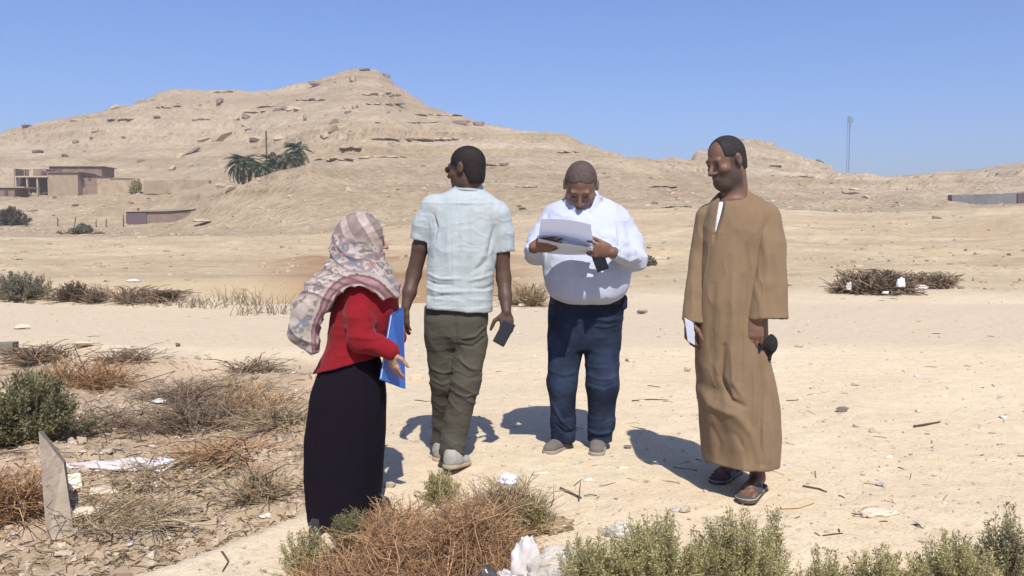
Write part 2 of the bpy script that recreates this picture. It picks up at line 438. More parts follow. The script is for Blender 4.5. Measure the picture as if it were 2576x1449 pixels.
def ground_mat(name, bump_near):
    m = bpy.data.materials.new(name); m.use_nodes = True
    N = m.node_tree.nodes; L = m.node_tree.links; p = N['Principled BSDF']
    p.inputs['Roughness'].default_value = 0.95; p.inputs['Specular IOR Level'].default_value = 0.1
    at = N.new('ShaderNodeVertexColor'); at.layer_name = 'Col'
    tc = N.new('ShaderNodeTexCoord')
    out = at.outputs['Color']
    for sc, lo, hi, det in bump_near['col']:
        no = N.new('ShaderNodeTexNoise'); no.inputs['Scale'].default_value = sc; no.inputs['Detail'].default_value = det; no.inputs['Roughness'].default_value = 0.65
        L.new(tc.outputs['Object'], no.inputs['Vector'])
        mr = N.new('ShaderNodeMapRange'); mr.inputs['From Min'].default_value = .3; mr.inputs['From Max'].default_value = .7
        mr.inputs['To Min'].default_value = lo; mr.inputs['To Max'].default_value = hi
        L.new(no.outputs['Fac'], mr.inputs['Value'])
        mu = N.new('ShaderNodeVectorMath'); mu.operation = 'SCALE'
        L.new(out, mu.inputs[0]); L.new(mr.outputs['Result'], mu.inputs['Scale']); out = mu.outputs[0]
    # scattered dark grit
    vo = N.new('ShaderNodeTexVoronoi'); vo.inputs['Scale'].default_value = bump_near['grit']
    L.new(tc.outputs['Object'], vo.inputs['Vector'])
    sp = N.new('ShaderNodeSeparateColor'); L.new(vo.outputs['Color'], sp.inputs['Color'])
    m1 = N.new('ShaderNodeMath'); m1.operation = 'LESS_THAN'; m1.inputs[1].default_value = 0.22; L.new(vo.outputs['Distance'], m1.inputs[0])
    m2 = N.new('ShaderNodeMath'); m2.operation = 'GREATER_THAN'; m2.inputs[1].default_value = 0.80; L.new(sp.outputs['Red'], m2.inputs[0])
    m3 = N.new('ShaderNodeMath'); m3.operation = 'MULTIPLY'; L.new(m1.outputs[0], m3.inputs[0]); L.new(m2.outputs[0], m3.inputs[1])
    mx = N.new('ShaderNodeMix'); mx.data_type = 'RGBA'; L.new(m3.outputs[0], mx.inputs['Factor']); L.new(out, mx.inputs[6])
    gsc = N.new('ShaderNodeVectorMath'); gsc.operation = 'SCALE'; L.new(out, gsc.inputs[0])
    mr = N.new('ShaderNodeMapRange'); mr.inputs['To Min'].default_value = 0.55; mr.inputs['To Max'].default_value = 1.35; L.new(sp.outputs['Green'], mr.inputs['Value']); L.new(mr.outputs['Result'], gsc.inputs['Scale'])
    L.new(gsc.outputs[0], mx.inputs[7])
    L.new(mx.outputs[2], p.inputs['Base Color'])
    prev = None
    for sc, dist in bump_near['bump']:
        nb = N.new('ShaderNodeTexNoise'); nb.inputs['Scale'].default_value = sc; nb.inputs['Detail'].default_value = 8; nb.inputs['Roughness'].default_value = 0.6
        L.new(tc.outputs['Object'], nb.inputs['Vector'])
        bp = N.new('ShaderNodeBump'); bp.inputs['Distance'].default_value = dist; bp.inputs['Strength'].default_value = 1
        L.new(nb.outputs['Fac'], bp.inputs['Height'])
        if prev: L.new(prev.outputs['Normal'], bp.inputs['Normal'])
        prev = bp
    L.new(prev.outputs['Normal'], p.inputs['Normal'])
    return m
M_GROUND = ground_mat('sandy_ground', dict(col=[(9, .93, 1.07, 6), (55, .90, 1.10, 4)], grit=38, bump=[(5, .03), (70, .006)]))
M_PLAIN = ground_mat('desert_plain', dict(col=[(.35, .93, 1.07, 6), (2.2, .90, 1.10, 4)], grit=1.6, bump=[(1.0, .25)]))
M_HILL = ground_mat('layered_rock_hill', dict(col=[(.09, .88, 1.12, 8), (.7, .84, 1.16, 5)], grit=.55, bump=[(.35, 1.6), (1.6, .4)]))
fy = GY.ravel()[gf].mean(1); fx = GX.ravel()[gf].mean(1)
wob = fbm2(fx * .35, fy * .35, 4, 61)
hillm = fy > 97
pathm = (fy + .3 * wob > 9.8) & (fy + .3 * wob < 15.7) & (np.abs(fx) < 16)
plainm = (fy > 24.5) & ~hillm
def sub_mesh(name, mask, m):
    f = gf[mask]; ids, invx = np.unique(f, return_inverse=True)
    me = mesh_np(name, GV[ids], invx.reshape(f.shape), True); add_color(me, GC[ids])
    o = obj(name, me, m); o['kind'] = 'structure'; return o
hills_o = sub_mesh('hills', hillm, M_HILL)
path_o = sub_mesh('path', pathm & ~hillm & ~plainm, M_GROUND)
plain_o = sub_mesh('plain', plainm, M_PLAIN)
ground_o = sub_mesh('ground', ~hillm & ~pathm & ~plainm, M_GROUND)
def gz(x, y): return float(zfun(np.array([x]), np.array([y]))[0])
def on_ground(xd, yd, dmin=2.5, dmax=320):
    """where the line of sight through a picture point meets the ground"""
    px, row = xd * K, yd * K
    u = uu(px, row); t = float(np.interp(math.atan(u), ang, np.arange(len(ang)))); i0 = min(int(t), len(ang) - 2); f_ = t - i0
    zc = GZ[i0] * (1 - f_) + GZ[i0 + 1] * f_; m = (rad >= dmin) & (rad <= dmax); rr = rad[m]; zc = zc[m]
    diff = CAM_H + rr * te(row) - zc; bad = np.nonzero(diff < 0)[0]
    if len(bad) == 0: d = rr[-1]
    elif bad[0] == 0: d = rr[0]
    else:
        i = bad[0]; d = rr[i - 1] + (rr[i] - rr[i - 1]) * diff[i - 1] / (diff[i - 1] - diff[i])
    return (float(d * u), float(d), float(np.interp(d, rr, zc)))
# ------------------------------------------------------------------ distance-field sculpting (numpy), meshed with surface nets
def nrm(v):
    v = np.asarray(v, float); return v / (np.linalg.norm(v) + 1e-12)
def frame(fwd, up):
    f = nrm(fwd); r = nrm(np.cross(f, up)); u = np.cross(r, f)
    return np.stack([r, f, u], 1)          # columns: right, forward, up
class SDF:
    def __init__(s, lo, hi, h):
        s.h = h; s.lo = np.asarray(lo, float)
        n = np.ceil((np.asarray(hi, float) - s.lo) / h).astype(int) + 1
        s.ax = [(s.lo[i] + h * np.arange(n[i])).astype(np.float32) for i in range(3)]
        s.D = np.full(tuple(n), 0.5, np.float32)
    def sub(s, lo, hi):
        sl = []
        for i in range(3):
            a = int(np.searchsorted(s.ax[i], lo[i])); b = int(np.searchsorted(s.ax[i], hi[i]))
            sl.append(slice(a, max(b, a)))
        sl = tuple(sl)
        X = s.ax[0][sl[0]][:, None, None]; Y = s.ax[1][sl[1]][None, :, None]; Z = s.ax[2][sl[2]][None, None, :]
        return sl, X, Y, Z
    def comb(s, sl, d, k, op):
        if d.size == 0: return
        A = s.D[sl]
        if op == 's': d = -d; 
        if op == 'u':
            if k > 0:
                h = np.clip(.5 + .5 * (A - d) / k, 0, 1); A[...] = A * (1 - h) + d * h - k * h * (1 - h)
            else: np.minimum(A, d, out=A)
        else:
            if k > 0:
                h = np.clip(.5 - .5 * (A - d) / k, 0, 1); A[...] = A * (1 - h) + d * h + k * h * (1 - h)
            else: np.maximum(A, d, out=A)
    def cap(s, p0, p1, r0, r1=None, k=0.0, op='u', flat=None, fs=1.0):
        r1 = r0 if r1 is None else r1
        p0 = np.asarray(p0, float); p1 = np.asarray(p1, float); m = max(r0, r1) / min(fs, 1.0) + k + 3 * s.h
        sl, X, Y, Z = s.sub(np.minimum(p0, p1) - m, np.maximum(p0, p1) + m)
        ba = p1 - p0; L2 = float(ba @ ba) + 1e-12
        x = X - np.float32(p0[0]); y = Y - np.float32(p0[1]); z = Z - np.float32(p0[2])
        t = np.clip((x * ba[0] + y * ba[1] + z * ba[2]) / L2, 0, 1).astype(np.float32)
        qx = x - t * np.float32(ba[0]); qy = y - t * np.float32(ba[1]); qz = z - t * np.float32(ba[2])
        q2 = qx * qx + qy * qy + qz * qz
        if flat is not None:
            n = nrm(flat); c = qx * n[0] + qy * n[1] + qz * n[2]
            q2 = q2 + c * c * (1 / fs ** 2 - 1)
        s.comb(sl, (np.sqrt(q2) - (r0 + (r1 - r0) * t)).astype(np.float32) * (min(fs, 1.0) if flat is not None else 1), k, op)
        return s
    def chain(s, pts, rs, k=0.0, k0=None, **kw):
        for i in range(len(pts) - 1):
            s.cap(pts[i], pts[i + 1], rs[i], rs[i + 1], k=(k0 if (i == 0 and k0 is not None) else k), **kw)
        return s
    def ell(s, c, r, R=None, k=0.0, op='u'):
        c = np.asarray(c, float); r = np.asarray(r, float); m = r.max() + k + 3 * s.h
        sl, X, Y, Z = s.sub(c - m, c + m)
        x = X - np.float32(c[0]); y = Y - np.float32(c[1]); z = Z - np.float32(c[2])
        if R is not None:
            x, y, z = (x * R[0, i] + y * R[1, i] + z * R[2, i] for i in range(3))
        k0 = np.sqrt((x / r[0]) ** 2 + (y / r[1]) ** 2 + (z / r[2]) ** 2) + 1e-6
        k1 = np.sqrt((x / r[0] ** 2) ** 2 + (y / r[1] ** 2) ** 2 + (z / r[2] ** 2) ** 2) + 1e-6
        s.comb(sl, (k0 * (k0 - 1) / k1).astype(np.float32), k, op)
        return s
    def box(s, c, half, R=None, rnd=0.005, k=0.0, op='u'):
        c = np.asarray(c, float); half = np.asarray(half, float); m = np.linalg.norm(half) + k + 3 * s.h
        sl, X, Y, Z = s.sub(c - m, c + m)
        x = X - np.float32(c[0]); y = Y - np.float32(c[1]); z = Z - np.float32(c[2])
        if R is not None:
            x, y, z = (x * R[0, i] + y * R[1, i] + z * R[2, i] for i in range(3))
        qx = np.abs(x) - half[0] + rnd; qy = np.abs(y) - half[1] + rnd; qz = np.abs(z) - half[2] + rnd
        d = np.sqrt(np.maximum(qx, 0) ** 2 + np.maximum(qy, 0) ** 2 + np.maximum(qz, 0) ** 2) + np.minimum(np.maximum(qx, np.maximum(qy, qz)), 0) - rnd
        s.comb(sl, d.astype(np.float32), k, op); return s
    def loft(s, rows, k=0.0, op='u', n=2.0, fold=None, grow=0.0, smooth=3):
        """rows of (z, cx, cy, a, b)"""
        rows = np.array(sorted(rows), float)
        z0, z1 = rows[0, 0], rows[-1, 0]
        m = k + 3 * s.h + 0.03
        lo = [(rows[:, 1] - rows[:, 3]).min() - m, (rows[:, 2] - rows[:, 4]).min() - m, z0 - m]
        hi = [(rows[:, 1] + rows[:, 3]).max() + m, (rows[:, 2] + rows[:, 4]).max() + m, z1 + m]
        sl, X, Y, Z = s.sub(lo, hi)
        zz = Z.ravel()
        ft = np.linspace(z0, z1, 200)
        def ip(c):
            v = np.interp(ft, rows[:, 0], rows[:, c])
            w = np.exp(-np.linspace(-2, 2, 2 * smooth * 4 + 1) ** 2); w /= w.sum(); pd = smooth * 4
            vp = np.concatenate([2 * v[0] - v[1:pd + 1][::-1], v, 2 * v[-1] - v[-pd - 1:-1][::-1]])
            v = np.convolve(vp, w, 'valid')
            return np.interp(zz, ft, v).astype(np.float32)[None, None, :]
        cx, cy, a, b = ip(1), ip(2), ip(3) + grow, ip(4) + grow
        x = X - cx; y = Y - cy
        if fold is not None:
            sc = 1 + fold(np.arctan2(x / a, -y / b), Z); a = a * sc; b = b * sc
        if n == 2.0:
            rho = np.sqrt((x / a) ** 2 + (y / b) ** 2) + 1e-6
            g = np.sqrt((x / a ** 2) ** 2 + (y / b ** 2) ** 2) + 1e-6
            d = (rho - 1) * rho / g
        else:
            rho = (np.abs(x / a) ** n + np.abs(y / b) ** n) ** (1 / n) + 1e-6
            d = (rho - 1) * np.minimum(a, b)
        d = np.maximum(d, np.maximum(Z - z1, z0 - Z))
        s.comb(sl, d.astype(np.float32), k, op); return s
    def plane(s, p, n, k=0.0, lo=None, hi=None):
        """keep the side the normal points away from"""
        lo = [a[0] - 1 for a in s.ax] if lo is None else lo; hi = [a[-1] + 1 for a in s.ax] if hi is None else hi
        sl, X, Y, Z = s.sub(lo, hi); n = nrm(n)
        d = (X - p[0]) * n[0] + (Y - p[1]) * n[1] + (Z - p[2]) * n[2]
        s.comb(sl, np.broadcast_to(d, s.D[sl].shape).astype(np.float32), k, 'i'); return s
    def shell(s, t, lo, hi):
        sl, X, Y, Z = s.sub(lo, hi); A = s.D[sl]; np.maximum(A, -(A + t), out=A); return s
    def mesh(s):
        D = s.D
        D[0] = D[-1] = .1; D[:, 0] = D[:, -1] = .1; D[:, :, 0] = D[:, :, -1] = .1
        S = D < 0
        c = np.zeros(tuple(np.array(S.shape) - 1), np.int8)
        for i in (0, 1):
            for j in (0, 1):
                for k in (0, 1):
                    c += S[i:S.shape[0] - 1 + i, j:S.shape[1] - 1 + j, k:S.shape[2] - 1 + k]
        act = np.argwhere((c > 0) & (c < 8))
        vid = np.full(c.shape, -1, np.int32); vid[act[:, 0], act[:, 1], act[:, 2]] = np.arange(len(act))
        acc = np.zeros((len(act), 3)); cnt = np.zeros(len(act))
        cor = [(i, j, k) for i in (0, 1) for j in (0, 1) for k in (0, 1)]
        val = {q: D[act[:, 0] + q[0], act[:, 1] + q[1], act[:, 2] + q[2]] for q in cor}
        for q in cor:
            for ax in range(3):
                if q[ax]: continue
                q2 = list(q); q2[ax] = 1; q2 = tuple(q2)
                a, b = val[q], val[q2]; cr = (a < 0) != (b < 0)
                t = np.where(cr, a / np.where(cr, a - b, 1), 0)
                p = np.zeros((len(act), 3)); p += q; p[:, ax] += t
                acc[cr] += p[cr]; cnt[cr] += 1
        V = (act + acc / cnt[:, None]) * s.h + s.lo
        faces = []
        for ax in range(3):
            o1, o2 = (ax + 1) % 3, (ax + 2) % 3
            s1 = [slice(None)] * 3; s2 = [slice(None)] * 3; s1[ax] = slice(0, -1); s2[ax] = slice(1, None)
            a = S[tuple(s1)]; b = S[tuple(s2)]
            e = np.argwhere(a != b); fl = a[e[:, 0], e[:, 1], e[:, 2]]
            def cell(d1, d2):
                q = e.copy(); q[:, o1] -= d1; q[:, o2] -= d2; return vid[q[:, 0], q[:, 1], q[:, 2]]
            quad = np.stack([cell(1, 1), cell(0, 1), cell(0, 0), cell(1, 0)], 1)
            quad[~fl] = quad[~fl][:, ::-1]
            faces.append(quad)
        Fq = np.concatenate(faces); Fq = Fq[(Fq >= 0).all(1)]
        return V, Fq
def relax(V, Fq, it=1, lam=0.5):
    for _ in range(it):
        acc = np.zeros_like(V); cnt = np.zeros(len(V))
        for a, b in ((0, 1), (1, 2), (2, 3), (3, 0)):
            for c in range(3):
                acc[:, c] += np.bincount(Fq[:, a], V[Fq[:, b], c], len(V)) + np.bincount(Fq[:, b], V[Fq[:, a], c], len(V))
            cnt += np.bincount(Fq[:, a], minlength=len(V)) + np.bincount(Fq[:, b], minlength=len(V))
        V = V + lam * (acc / np.maximum(cnt, 1)[:, None] - V)
    return V
def vnormals(V, Fq):
    n = np.cross(V[Fq[:, 2]] - V[Fq[:, 0]], V[Fq[:, 3]] - V[Fq[:, 1]])
    N = np.zeros_like(V)
    for c in range(3):
        for k in range(4): N[:, c] += np.bincount(Fq[:, k], n[:, c], len(V))
    return N / (np.linalg.norm(N, axis=1, keepdims=True) + 1e-12)
def sculpt(name, F, material, parent, base, disp=None, color=None, it=1, smooth=True):
    V, Fq = F.mesh()
    V = relax(V, Fq, it)
    if disp is not None:
        N = vnormals(V, Fq); V = V + N * disp(V, N)[:, None]
    me = mesh_np(name, V - np.asarray(base), Fq, smooth)
    if color is not None: add_color(me, color(V))
    return obj(name, me, material, parent)
def n3(P, f, seed=0, st=(1, 1, 1)):
    return vnoise(P[:, 0] * f * st[0], P[:, 1] * f * st[1], P[:, 2] * f * st[2], seed)
def ridge(n, sharp=1.0):
    return (1 - np.abs(n)) ** (2 * sharp)
def rows(lst):
    """(yd, xl, xr, depth, half depth) measured in the picture -> loft rows"""
    out = []
    for yd, xl, xr, dc, b in lst:
        l = W(xl, yd, dc); r = W(xr, yd, dc); out.append((l[2], (l[0] + r[0]) / 2, dc, (r[0] - l[0]) / 2, b))
    return out
def hand(F, wrist, f, n, t, curl=(.3, .35, .35), s=1.0, thumb=(.6, .75, .25), spread=0.0, k=.006, tcurl=(.9, .25, .3)):
    wrist = np.asarray(wrist, float); f = nrm(f); n = nrm(np.asarray(n, float) - f * (np.dot(n, f)));
    tt = np.cross(f, n); t = tt if np.dot(tt, t) > 0 else -tt
    R = np.stack([t, f, n], 1)
    F.ell(wrist + f * .05 * s, (.040 * s, .054 * s, .017 * s), R, k=.012)
    F.cap(wrist + f * .082 * s - t * .026 * s, wrist + f * .086 * s + t * .026 * s, .0135 * s, k=.010)
    L = [.070, .079, .073, .056]; off = [0, .005, .001, -.009]
    for i in range(4):
        b = wrist + f * (.084 + off[i]) * s + t * (.0315 - .021 * i) * s
        ang = 0; d = f + t * spread * (1.5 - i) * .12
        p = b
        c = curl if np.ndim(curl[0]) == 0 else curl[i]
        pts = [p]
        for j, fr in enumerate((.46, .30, .24)):
            ang += c[j]
            dd = nrm(d) * math.cos(ang) + n * math.sin(ang)
            p = p + dd * L[i] * fr * s; pts.append(p)
        F.chain(pts, [.0092 * s, .0086 * s, .0078 * s, .0066 * s], k=.002, k0=k)
    b = wrist + f * .022 * s + t * .026 * s + n * .004 * s
    d1 = nrm(f * thumb[0] + t * thumb[1] + n * thumb[2]); d2 = nrm(f * tcurl[0] + t * tcurl[1] + n * tcurl[2])
    p1 = b + d1 * .045 * s; p2 = p1 + d2 * .03 * s; p3 = p2 + d2 * .022 * s
    F.chain([b, p1, p2, p3], [.014 * s, .0115 * s, .0100 * s, .0080 * s], k=.004, k0=.012)
def head(F, c, R, s=1.0, jaw=1.0, nose=1.0, ears=True):
    c = np.asarray(c, float)
    P = lambda x, y, z: c + R @ (np.array([x, y, z]) * s)
    S = lambda *a: np.array(a) * s
    F.ell(P(0, -.014, .034), S(.077, .098, .088), R, k=.01)
    F.ell(P(0, .026, -.040), S(.061 * jaw, .066, .080), R, k=.03)
    F.ell(P(0, .052, -.094), S(.036 * jaw, .034, .026), R, k=.025)
    for sx in (-1, 1):
        F.ell(P(sx * .050 * jaw, .004, -.066), S(.016, .034, .032), R, k=.025)
        F.ell(P(sx * .043, .060, -.022), S(.022, .022, .018), R, k=.02)
    F.cap(P(-.036, .080, .024), P(.036, .080, .024), .0125 * s, k=.014)
    for sx in (-1, 1):
        F.ell(P(sx * .032, .097, .004), S(.017, .015, .011), R, k=.010, op='s')
        F.ell(P(sx * .032, .0765, .004), S(.0125, .0125, .0125), R, k=.002)
        F.cap(P(sx * .020, .0865, .011), P(sx * .046, .080, .010), .0042 * s, k=.004)
        F.cap(P(sx * .020, .0860, -.004), P(sx * .044, .080, -.005), .0036 * s, k=.004)
    F.cap(P(0, .088, .014), P(0, .110 * (.6 + .4 * nose), -.030), .0085 * s, .0125 * s, k=.010)
    for sx in (-1, 1): F.ell(P(sx * .013, .098, -.034), S(.0085, .011, .008), R, k=.006)
    F.ell(P(0, .086, -.058), S(.024, .012, .0065), R, k=.006)
    F.ell(P(0, .084, -.068), S(.022, .012, .0075), R, k=.005)
    F.cap(P(-.022, .092, -.0625), P(.022, .092, -.0625), .0022 * s, op='s', k=.004)
    if ears:
        for sx in (-1, 1):
            F.ell(P(sx * .081, -.012, .004), S(.010, .020, .033), R, k=.008)
            F.ell(P(sx * .091, -.006, .006), S(.006, .010, .018), R, k=.004, op='s')
    return P
def local(V, c, R, s=1.0):
    return ((V - np.asarray(c)) @ R) / s
def cloth_mat(name, col, **kw):
    a = dict(rough=.9, vary=.07, scale=9, bump=.0010, bscale=150, sheen=.08, spec=.15, crease=.0022, cscale=7); a.update(kw)
    return mat(name, col, **a)

def creases(V, N, lst, depth):
    """folds drawn as lines on the side that faces the camera: (points, width m, height m)"""
    d = np.zeros(len(V)); fr = sstep(.35, -.1, N[:, 1])
    for pts, w, amp in lst:
        P = np.array([W(x, y, depth) for x, y in pts])[:, [0, 2]]; best = np.full(len(V), 9.0); tt = np.zeros(len(V)); n = len(P) - 1
        Q = V[:, [0, 2]]
        for i in range(n):
            ba = P[i + 1] - P[i]; t = np.clip(((Q - P[i]) @ ba) / (ba @ ba), 0, 1); q = np.linalg.norm(Q - P[i] - t[:, None] * ba, axis=1)
            m = q < best; best[m] = q[m]; tt[m] = (i + t[m]) / n
        d += amp * np.exp(-(best / w) ** 2) * np.sqrt(np.clip(np.sin(math.pi * (.06 + .88 * tt)), 0, 1)) * fr
    return d
# ------------------------------------------------------------------ far things: houses, walls, palms, poles
M_MUD = mat('mud_plaster', (.30, .228, .155), vary=.16, scale=.6, bump=.05, bscale=3)
M_MUD2 = mat('brown_brick_wall', (.20, .145, .112), vary=.22, scale=.8, bump=.06, bscale=4)
M_RED = mat('red_brick', (.235, .155, .120), vary=.2, scale=1.2, bump=.05, bscale=5)
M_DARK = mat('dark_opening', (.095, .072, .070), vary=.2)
M_GREYW = mat('grey_concrete', (.150, .145, .150), vary=.18, scale=.5, bump=.03, bscale=2)
M_SANDW = mat('sand_wall', (.335, .262, .178), vary=.2, scale=.6, bump=.08, bscale=2)
M_WOOD = mat('dark_wood', (.085, .062, .045), vary=.25)
M_PALE = mat('pale_lime', (.40, .325, .245), vary=.1)
def fbox(parent, org, name, x0, x1, y0, y1, d, depth, m, drop=0.0, dz=0.0, level=None):
    """a block whose front face fills that rectangle at distance d"""
    a = W(x0, y1, d); b = W(x1, y0, d)
    bot = a[2] - drop; top = b[2]
    mb = MB(); o = np.array(org)
    mb.box(np.array((a[0], d, bot)) - o, np.array((b[0], d + depth, top)) - o)
    return mb.build(name, m, parent)
def far_thing(name, xd, yd, d, label, cat, group=None):
    p = W(xd, yd, d); e = empty(name, p); tag(e, label, cat, group, 'thing'); return e, p
# tan plastered house with a flat roof
e, p = far_thing('house', 180, 474, 172, 'tan plastered flat-roofed house, largest block of the hillside hamlet', 'house')
fbox(e, p, 'wall', 120, 195, 434, 474, 180.5, 7, M_MUD, 2.5); fbox(e, p, 'wall', 195.3, 244, 441, 474, 182.5, 6, M_RED, 2.5)
w = fbox(e, p, 'roof', 118, 197, 431.5, 434, 180.1, 7.6, M_MUD2)
fbox(e, p, 'door', 206, 213, 452, 470, 182.4, .4, M_DARK); fbox(e, p, 'window', 222, 229, 448, 454, 182.4, .4, M_DARK); fbox(e, p, 'crack_beam', 196, 242, 440, 441.2, 182.1, .5, M_WOOD)
# brick house with open front
e, p = far_thing('house', 80, 470, 171, 'half-built reddish house with dark open bays beside the tan house', 'house')
for a, b in ((41, 66), (69, 92), (94, 118)): fbox(e, p, 'bay', a, b, 446, 470, 182.5, 3, M_DARK, 1.5)
for a in (38.5, 66.5, 92.2): fbox(e, p, 'pillar', a, a + 1.8, 443, 473, 180.5, .6, M_PALE, 1.5)
fbox(e, p, 'lintel', 38, 119.5, 442.5, 446, 180.2, 4, M_PALE)
fbox(e, p, 'wall', 84, 117, 425, 442.4, 181.0, 4, M_RED); fbox(e, p, 'window', 103, 115, 431, 438, 180.8, .3, M_DARK)
for a in (60, 66.5): fbox(e, p, 'roof_post', a, a + 2.2, 426, 442.4, 181.0, .5, M_RED)
fbox(e, p, 'wall', 36, 39, 424, 470, 183.5, 5, M_MUD2, 1)
# upper dark wall
e, p = far_thing('house', 190, 434, 186, 'long low dark house behind the tan house roof', 'house')
fbox(e, p, 'wall', 124, 256, 419, 440, 193.0, 6, M_MUD2, 3); fbox(e, p, 'roof', 122, 258, 417.6, 419, 192.6, 7, M_RED)
for a in (133, 146): fbox(e, p, 'window', a, a + 7, 424, 431, 192.8, .3, M_DARK)
# walls and ruins
e, p = far_thing('garden_wall', 260, 462, 170, 'brown mud wall running right from the tan house', 'wall'); fbox(e, p, 'wall', 244.5, 330, 449, 462, 181.5, 1.0, M_SANDW, 3); fbox(e, p, 'coping', 276, 328, 447.5, 449, 181.3, 1.4, M_MUD)
e, p = far_thing('ruined_wall', 420, 462, 168, 'crumbling mud wall with rubble between the houses and the palms', 'wall')
fbox(e, p, 'wall', 360, 420, 454, 463, 177.5, 1.2, M_MUD, 2); fbox(e, p, 'wall', 420.5, 462, 451, 462, 177.0, 1.5, M_SANDW, 2); fbox(e, p, 'wall', 462.5, 525, 453, 468, 174.5, 1.5, M_MUD, 2)
e, p = far_thing('low_house', 20, 490, 168, 'low dark mud building at the left picture edge below the hamlet', 'house')
fbox(e, p, 'wall', -30, 36, 472, 492, 173.5, 5, M_MUD2, 2); fbox(e, p, 'roof', -32, 60, 469.5, 472, 173.1, 6, M_PALE); fbox(e, p, 'door', 10, 18, 477, 492, 173.3, .3, M_DARK)
# retaining wall climbing the slope
e, p = far_thing('retaining_wall', 380, 552, 150, 'dark wall with a pale capped top climbing the slope below the hamlet', 'wall')
mb = MB(); o = np.array(p)
def wallpoly(mb, pts, d, th):
    f = [np.array(W(x, y, d)) - o for x, y in pts]; b = [q + np.array([0, th, 0]) for q in f]; n = len(f)
    mb.add(f + b, q=[(i, n + i, n + (i + 1) % n, (i + 1) % n) for i in range(n)], t=[(0, i, i + 1) for i in range(1, n - 1)] + [(n, n + i + 1, n + i) for i in range(1, n - 1)])
wallpoly(mb, [(369, 575), (487, 552), (487, 526), (420, 531), (369, 532)][::1], 147.5, .8); mb.build('wall', M_MUD2, e)
mb = MB(); wallpoly(mb, [(317, 575), (368.6, 575), (368.6, 532), (317, 533)], 147.3, .8); mb.build('gate', mat('purple_door', (.115, .080, .085), vary=.1), e)
mb = MB(); wallpoly(mb, [(314, 533), (420, 531), (489, 526), (489, 524), (420, 528.5), (314, 531)], 147.1, 1.4); mb.build('coping', M_PALE, e)
e, p = far_thing('low_wall', 290, 530, 156, 'low broken wall just above the capped retaining wall', 'wall'); fbox(e, p, 'wall', 238, 345, 523, 532, 156, 1.0, M_SANDW, 3)
# grey wall in the hollow at the right edge
e, p = far_thing('concrete_wall', 2500, 500, 122, 'long grey concrete wall half sunk in the hollow at the right edge', 'wall')
o = np.array(p); mb = MB(); wallpoly(mb, [(2395, 540), (2680, 540), (2680, 476), (2576, 483), (2520, 487), (2460, 489), (2395, 490)], 121, 1.2); mb.build('wall', M_GREYW, e)
mb = MB(); wallpoly(mb, [(2560, 530), (2580, 530), (2580, 485), (2560, 487)], 120.8, .15); mb.build('panel', M_DARK, e)
# fence posts / rough poles along the track
pm = MB().tube([(0, 0, -.3), (.02, 0, .7), (-.05, 0, 1.5)], [.10, .09, .06], 6).tube([(-.02, 0, .9), (.14, 0, 1.35)], [.05, .03], 5).mesh('fence_post')
for i, (x, lab) in enumerate(((145, 'first dark fence post right of the far walking figure'), (187, 'leaning dark fence post just left of the round grey bush'), (242, 'short fence post directly above the round grey bush'),
                              (267, 'thin fence post right of the round grey bush'), (311, 'thick fence post at the foot of the retaining wall'))):
    q = on_ground(x, 571); o = obj('fence_post', pm, M_WOOD, loc=q, rot=(0, (.05, .22, 0, -.05, .02)[i], i * 1.3), scale=(1.2 if i == 4 else 1, 1, (1, 1.1, .75, .9, 1.35)[i])); tag(o, lab, 'post', 'fence posts along the far track')
q = on_ground(67, 571)
e = empty('person', q); tag(e, 'tiny distant person in dark clothes walking by the far track', 'person')
F = SDF((-.5, -.4, -.05), (.5, .4, 1.85), .045)
F.chain([(-.12, 0, 0), (-.10, 0, .45), (-.06, 0, .85)], [.07, .075, .10], k=.03).chain([(.18, 0, 0), (.10, 0, .45), (.05, 0, .85)], [.07, .075, .10], k=.03).chain([(0, 0, .85), (0, 0, 1.15), (.01, 0, 1.42)], [.16, .15, .17], k=.05)
F.chain([(-.18, 0, 1.4), (-.26, .02, 1.1), (-.24, -.06, .85)], [.06, .055, .05], k=.03).chain([(.19, 0, 1.4), (.25, .02, 1.1), (.28, -.08, .86)], [.06, .055, .05], k=.03).ell((.01, 0, 1.63), (.095, .11, .13), k=.03)
sculpt('body', F, mat('far_dark_clothes', (.045, .038, .040)), e, (0, 0, 0))
# wooden power pole behind the palms
q = W(671, 412, 158); o = MB().tube([(0, 0, -3), (0, 0, 6), (.03, 0, W(671, 350, 158)[2] - q[2])], [.16, .14, .11], 7).build('pole', M_WOOD, None)
e = empty('utility_pole', q); tag(e, 'tall thin wooden utility pole rising among the palms', 'pole'); o.parent = e
MB().tube([(-.9, -.1, 10.4), (.9, -.1, 10.4)], .07, 5).build('crossarm', M_WOOD, e)
# lattice radio mast beyond the saddle
md = 470; mx = W(2133, 435, md)[0]; mz = gz(mx, md); top = W(2133, 291, md)[2]
e = empty('radio_mast', (mx, md, mz)); tag(e, 'slender lattice radio mast standing against the sky on the right', 'mast')
M_MAST = mat('mast_steel', (.16, .19, .25), rough=.6, vary=.05)
H = top - mz
for k in range(3):
    a = k * 2.094 + .5; w0 = .85
    MB().tube([(w0 * math.cos(a), w0 * math.sin(a), 0), (w0 * math.cos(a), w0 * math.sin(a), H)], .11, 5).build('leg', M_MAST, e)
br = MB()
for i in range(int(H / 1.8)):
    for k in range(3):
        a = k * 2.094 + .5; b = a + 2.094 * (1 if i % 2 else -1)
        br.tube([(.85 * math.cos(a), .85 * math.sin(a), i * 1.8), (.85 * math.cos(b), .85 * math.sin(b), i * 1.8 + 1.8)], .055, 4)
br.build('bracing', M_MAST, e)
